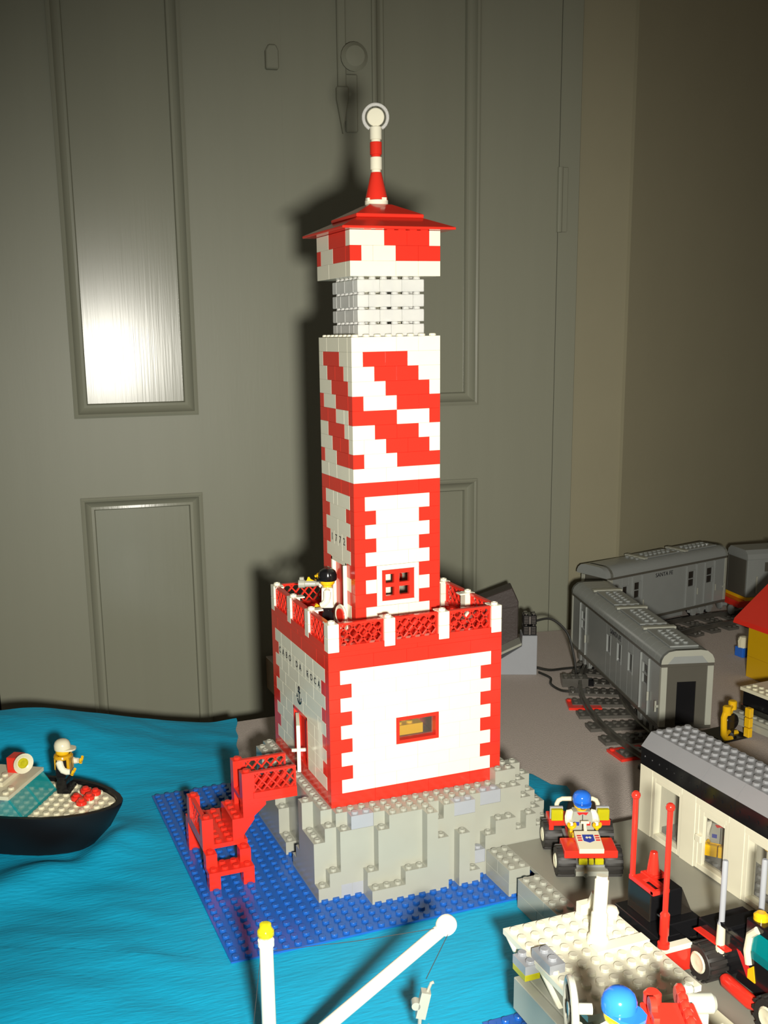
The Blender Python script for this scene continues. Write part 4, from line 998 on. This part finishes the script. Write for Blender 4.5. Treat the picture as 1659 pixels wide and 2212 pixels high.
b.box(-.3, .3, -.3, .3, -.9, .9); b.tube([(.1, 0, .9), (.2, 0, 1.5), (.35, 0, 1.6)], .1, 8); b.cyl(-.45, -.1, -.3, .3, .28, 12, 'y'); b.tube([(0, 0, -.9), (.1, 0, -1.6), (.5, 0, -1.8), (.7, 0, -1.4)], .13, 8); b.build('hook', 'grey', dk)

# ================================================================== BLACK TRUCK at the right edge
tk = thing('black_truck', 'black toy truck with red side pipe and cream wheel hubs at the right edge', 'truck', (17.4, -28.6, RZ))
for y in (3.2, -3.4):
    wheel(tk, .75, y, 1.36, 1.32, 1.5, hub='cream', hubr=.68); wheel(tk, 6.0, y, 1.36, 1.32, 1.5, hub='cream', hubr=.68)
MB().box(1.55, 5.2, -6.5, 5.0, .9, 1.7).build('chassis', 'black', tk, .05)
MB().tube([(.95, 1.55, .95), (.85, 1.2, .9), (.75, -1.2, .9), (.85, -1.7, .95)], [.38, .5, .5, .38], 14).build('side_pipe', 'red', tk)
MB().box(1.4, 5.6, -6.6, 2.6, 1.7, 3.9).build('body', 'black', tk, .08)
b = MB().prism([(1.6, 2.8), (4.9, 2.72), (4.9, 2.82), (1.6, 2.95)], .9, 1.5, 'x'); b.build('front_fender', 'red', tk, .02)
MB().box(1.5, 5.4, 2.4, 5.2, 1.7, 3.4).build('hood', 'black', tk, .1)
MB().box(1.5, 5.4, -6.5, .6, 3.9, 5.9).build('cab', 'black', tk, .1)
MB().box(1.36, 1.48, -5.6, -.2, 3.4, 5.4).build('side_window', 'teal_clear', tk, .02)
MB().tube([(1.36, -.1, 2.9), (1.32, .1, 3.8), (1.34, -.05, 5.0), (1.4, -.6, 5.6)], .26, 10).build('window_post', 'cream', tk)
b = MB().prism([(1.1, 3.3), (.8, 3.3), (-.4, 2.4), (-.4, 1.85), (-.0, 1.85)][::-1], 1.34, 1.41, 'x'); b.build('stripe', 'print_red', tk, 0, False)
b = MB().prism([(-.05, 2.5), (-.05, 1.85), (-.75, 1.85), (-.5, 2.95)][::-1], 1.33, 1.405, 'x'); b.build('stripe', 'yellow', tk, 0, False)
MB().lathe([(.34, 1.2), (.3, 3.4), (.28, 4.4)], (1.2, 2.5, 0), 14).build('stack_base', 'cream', tk); MB().lathe([(.28, 4.4), (.2, 4.7), (.2, 9.0), (.16, 9.1)], (1.2, 2.5, 0), 14).build('exhaust_stack', 'bluish_grey', tk)
MB().lathe([(.3, 1.7), (.3, 4.6), (.2, 4.7), (.2, 9.0), (.16, 9.1)], (3.7, 1.6, 0), 14).build('exhaust_stack', 'bluish_grey', tk)
MB().box(1.0, 4.2, 1.6, 2.8, 4.35, 4.65).build('stack_clamp', 'black', tk, .03); MB().box(1.45, 4.4, .6, 2.5, 3.9, 4.3).build('rear_deck', 'black', tk, .05)
MB().lathe([(.5, 5.6), (.5, 5.9), (.3, 6.1)], (2.2, .0, .3), 14).build('beacon', 'yellow', tk)
rc = thing('red_truck', 'small red truck with smoked cab, tall red poles and fork frame behind the white ship', 'truck', (15.0, -24.6, RZ))
MB().box(.05, 2.5, 0, 1.2, .35, 2.0).build('bumper', 'red', rc, .04); MB().box(.03, 2.52, -.02, .62, 2.0, 2.42).build('white_band', 'white', rc, .03); MB().box(.05, 2.5, .62, 1.2, 2.0, 2.38).build('bumper_top', 'black', rc, .02); MB().box(.6, 2.49, 1.2, 6.4, .35, 2.41).build('body', 'black', rc, .05)
MB().box(1.3, 1.42, 3.2, 5.8, 2.42, 4.55).build('side_window', 'smoke', rc, .02); MB().box(1.42, 4.1, 3.2, 5.8, 2.42, 4.55).build('cab', 'black', rc, .06)
b = MB().prism([(4.1, 2.42), (5.0, 2.42), (4.1, 4.4)], 3.2, 5.8, 'y'); b.build('windscreen', 'smoke', rc)
MB().box(2.5, 5.2, 2.4, 6.2, .35, 2.4).build('hood', 'black', rc, .06)
for x, y in ((.75, 5.0), (4.6, 5.0), (4.6, 1.9)): wheel(rc, x, y, .62, .6, .7, hubr=.3)
MB().box(.4, 2.1, .4, 2.0, 0.0, .4).build('axle_block', 'black', rc)
MB().lathe([(.42, 2.42), (.42, 2.75), (.28, 2.8), (.28, 3.3), (.34, 3.4), (.34, 4.9), (.2, 5.1), (.2, 12.6)], (.3, .25, 0), 14).ball((.3, .25, 12.75), .32, 12).build('tall_pole', 'red', rc)
MB().tube([(1.5, 5.6, 4.6), (1.5, 5.6, 11.0)], .21, 12).ball((1.5, 5.6, 11.15), .34, 12).build('short_pole', 'red', rc)
for x in (1.3, 2.3): MB().box(x, x+.42, 2.9, 5.8, 4.57, 4.95).build('fork_bar', 'red', rc, .05)
MB().box(1.3, 2.72, 2.85, 3.25, 4.6, 4.92).build('fork_cross', 'red', rc, .05); MB().box(1.32, 3.9, 4.7, 5.6, 4.6, 4.9).build('fork_cross', 'red', rc, .05)
t = thing('traffic_cone', 'small red cone standing on the red fork frame', 'cone', (18.0, -19.4, RZ+4.92))
MB().box(-.5, .5, -.45, .45, 0.01, .1).build('base', 'red', t, .02); MB().lathe([(.48, .1), (.28, 1.65), (.25, 1.7)], (0, 0, 0), 16).build('body', 'red', t)
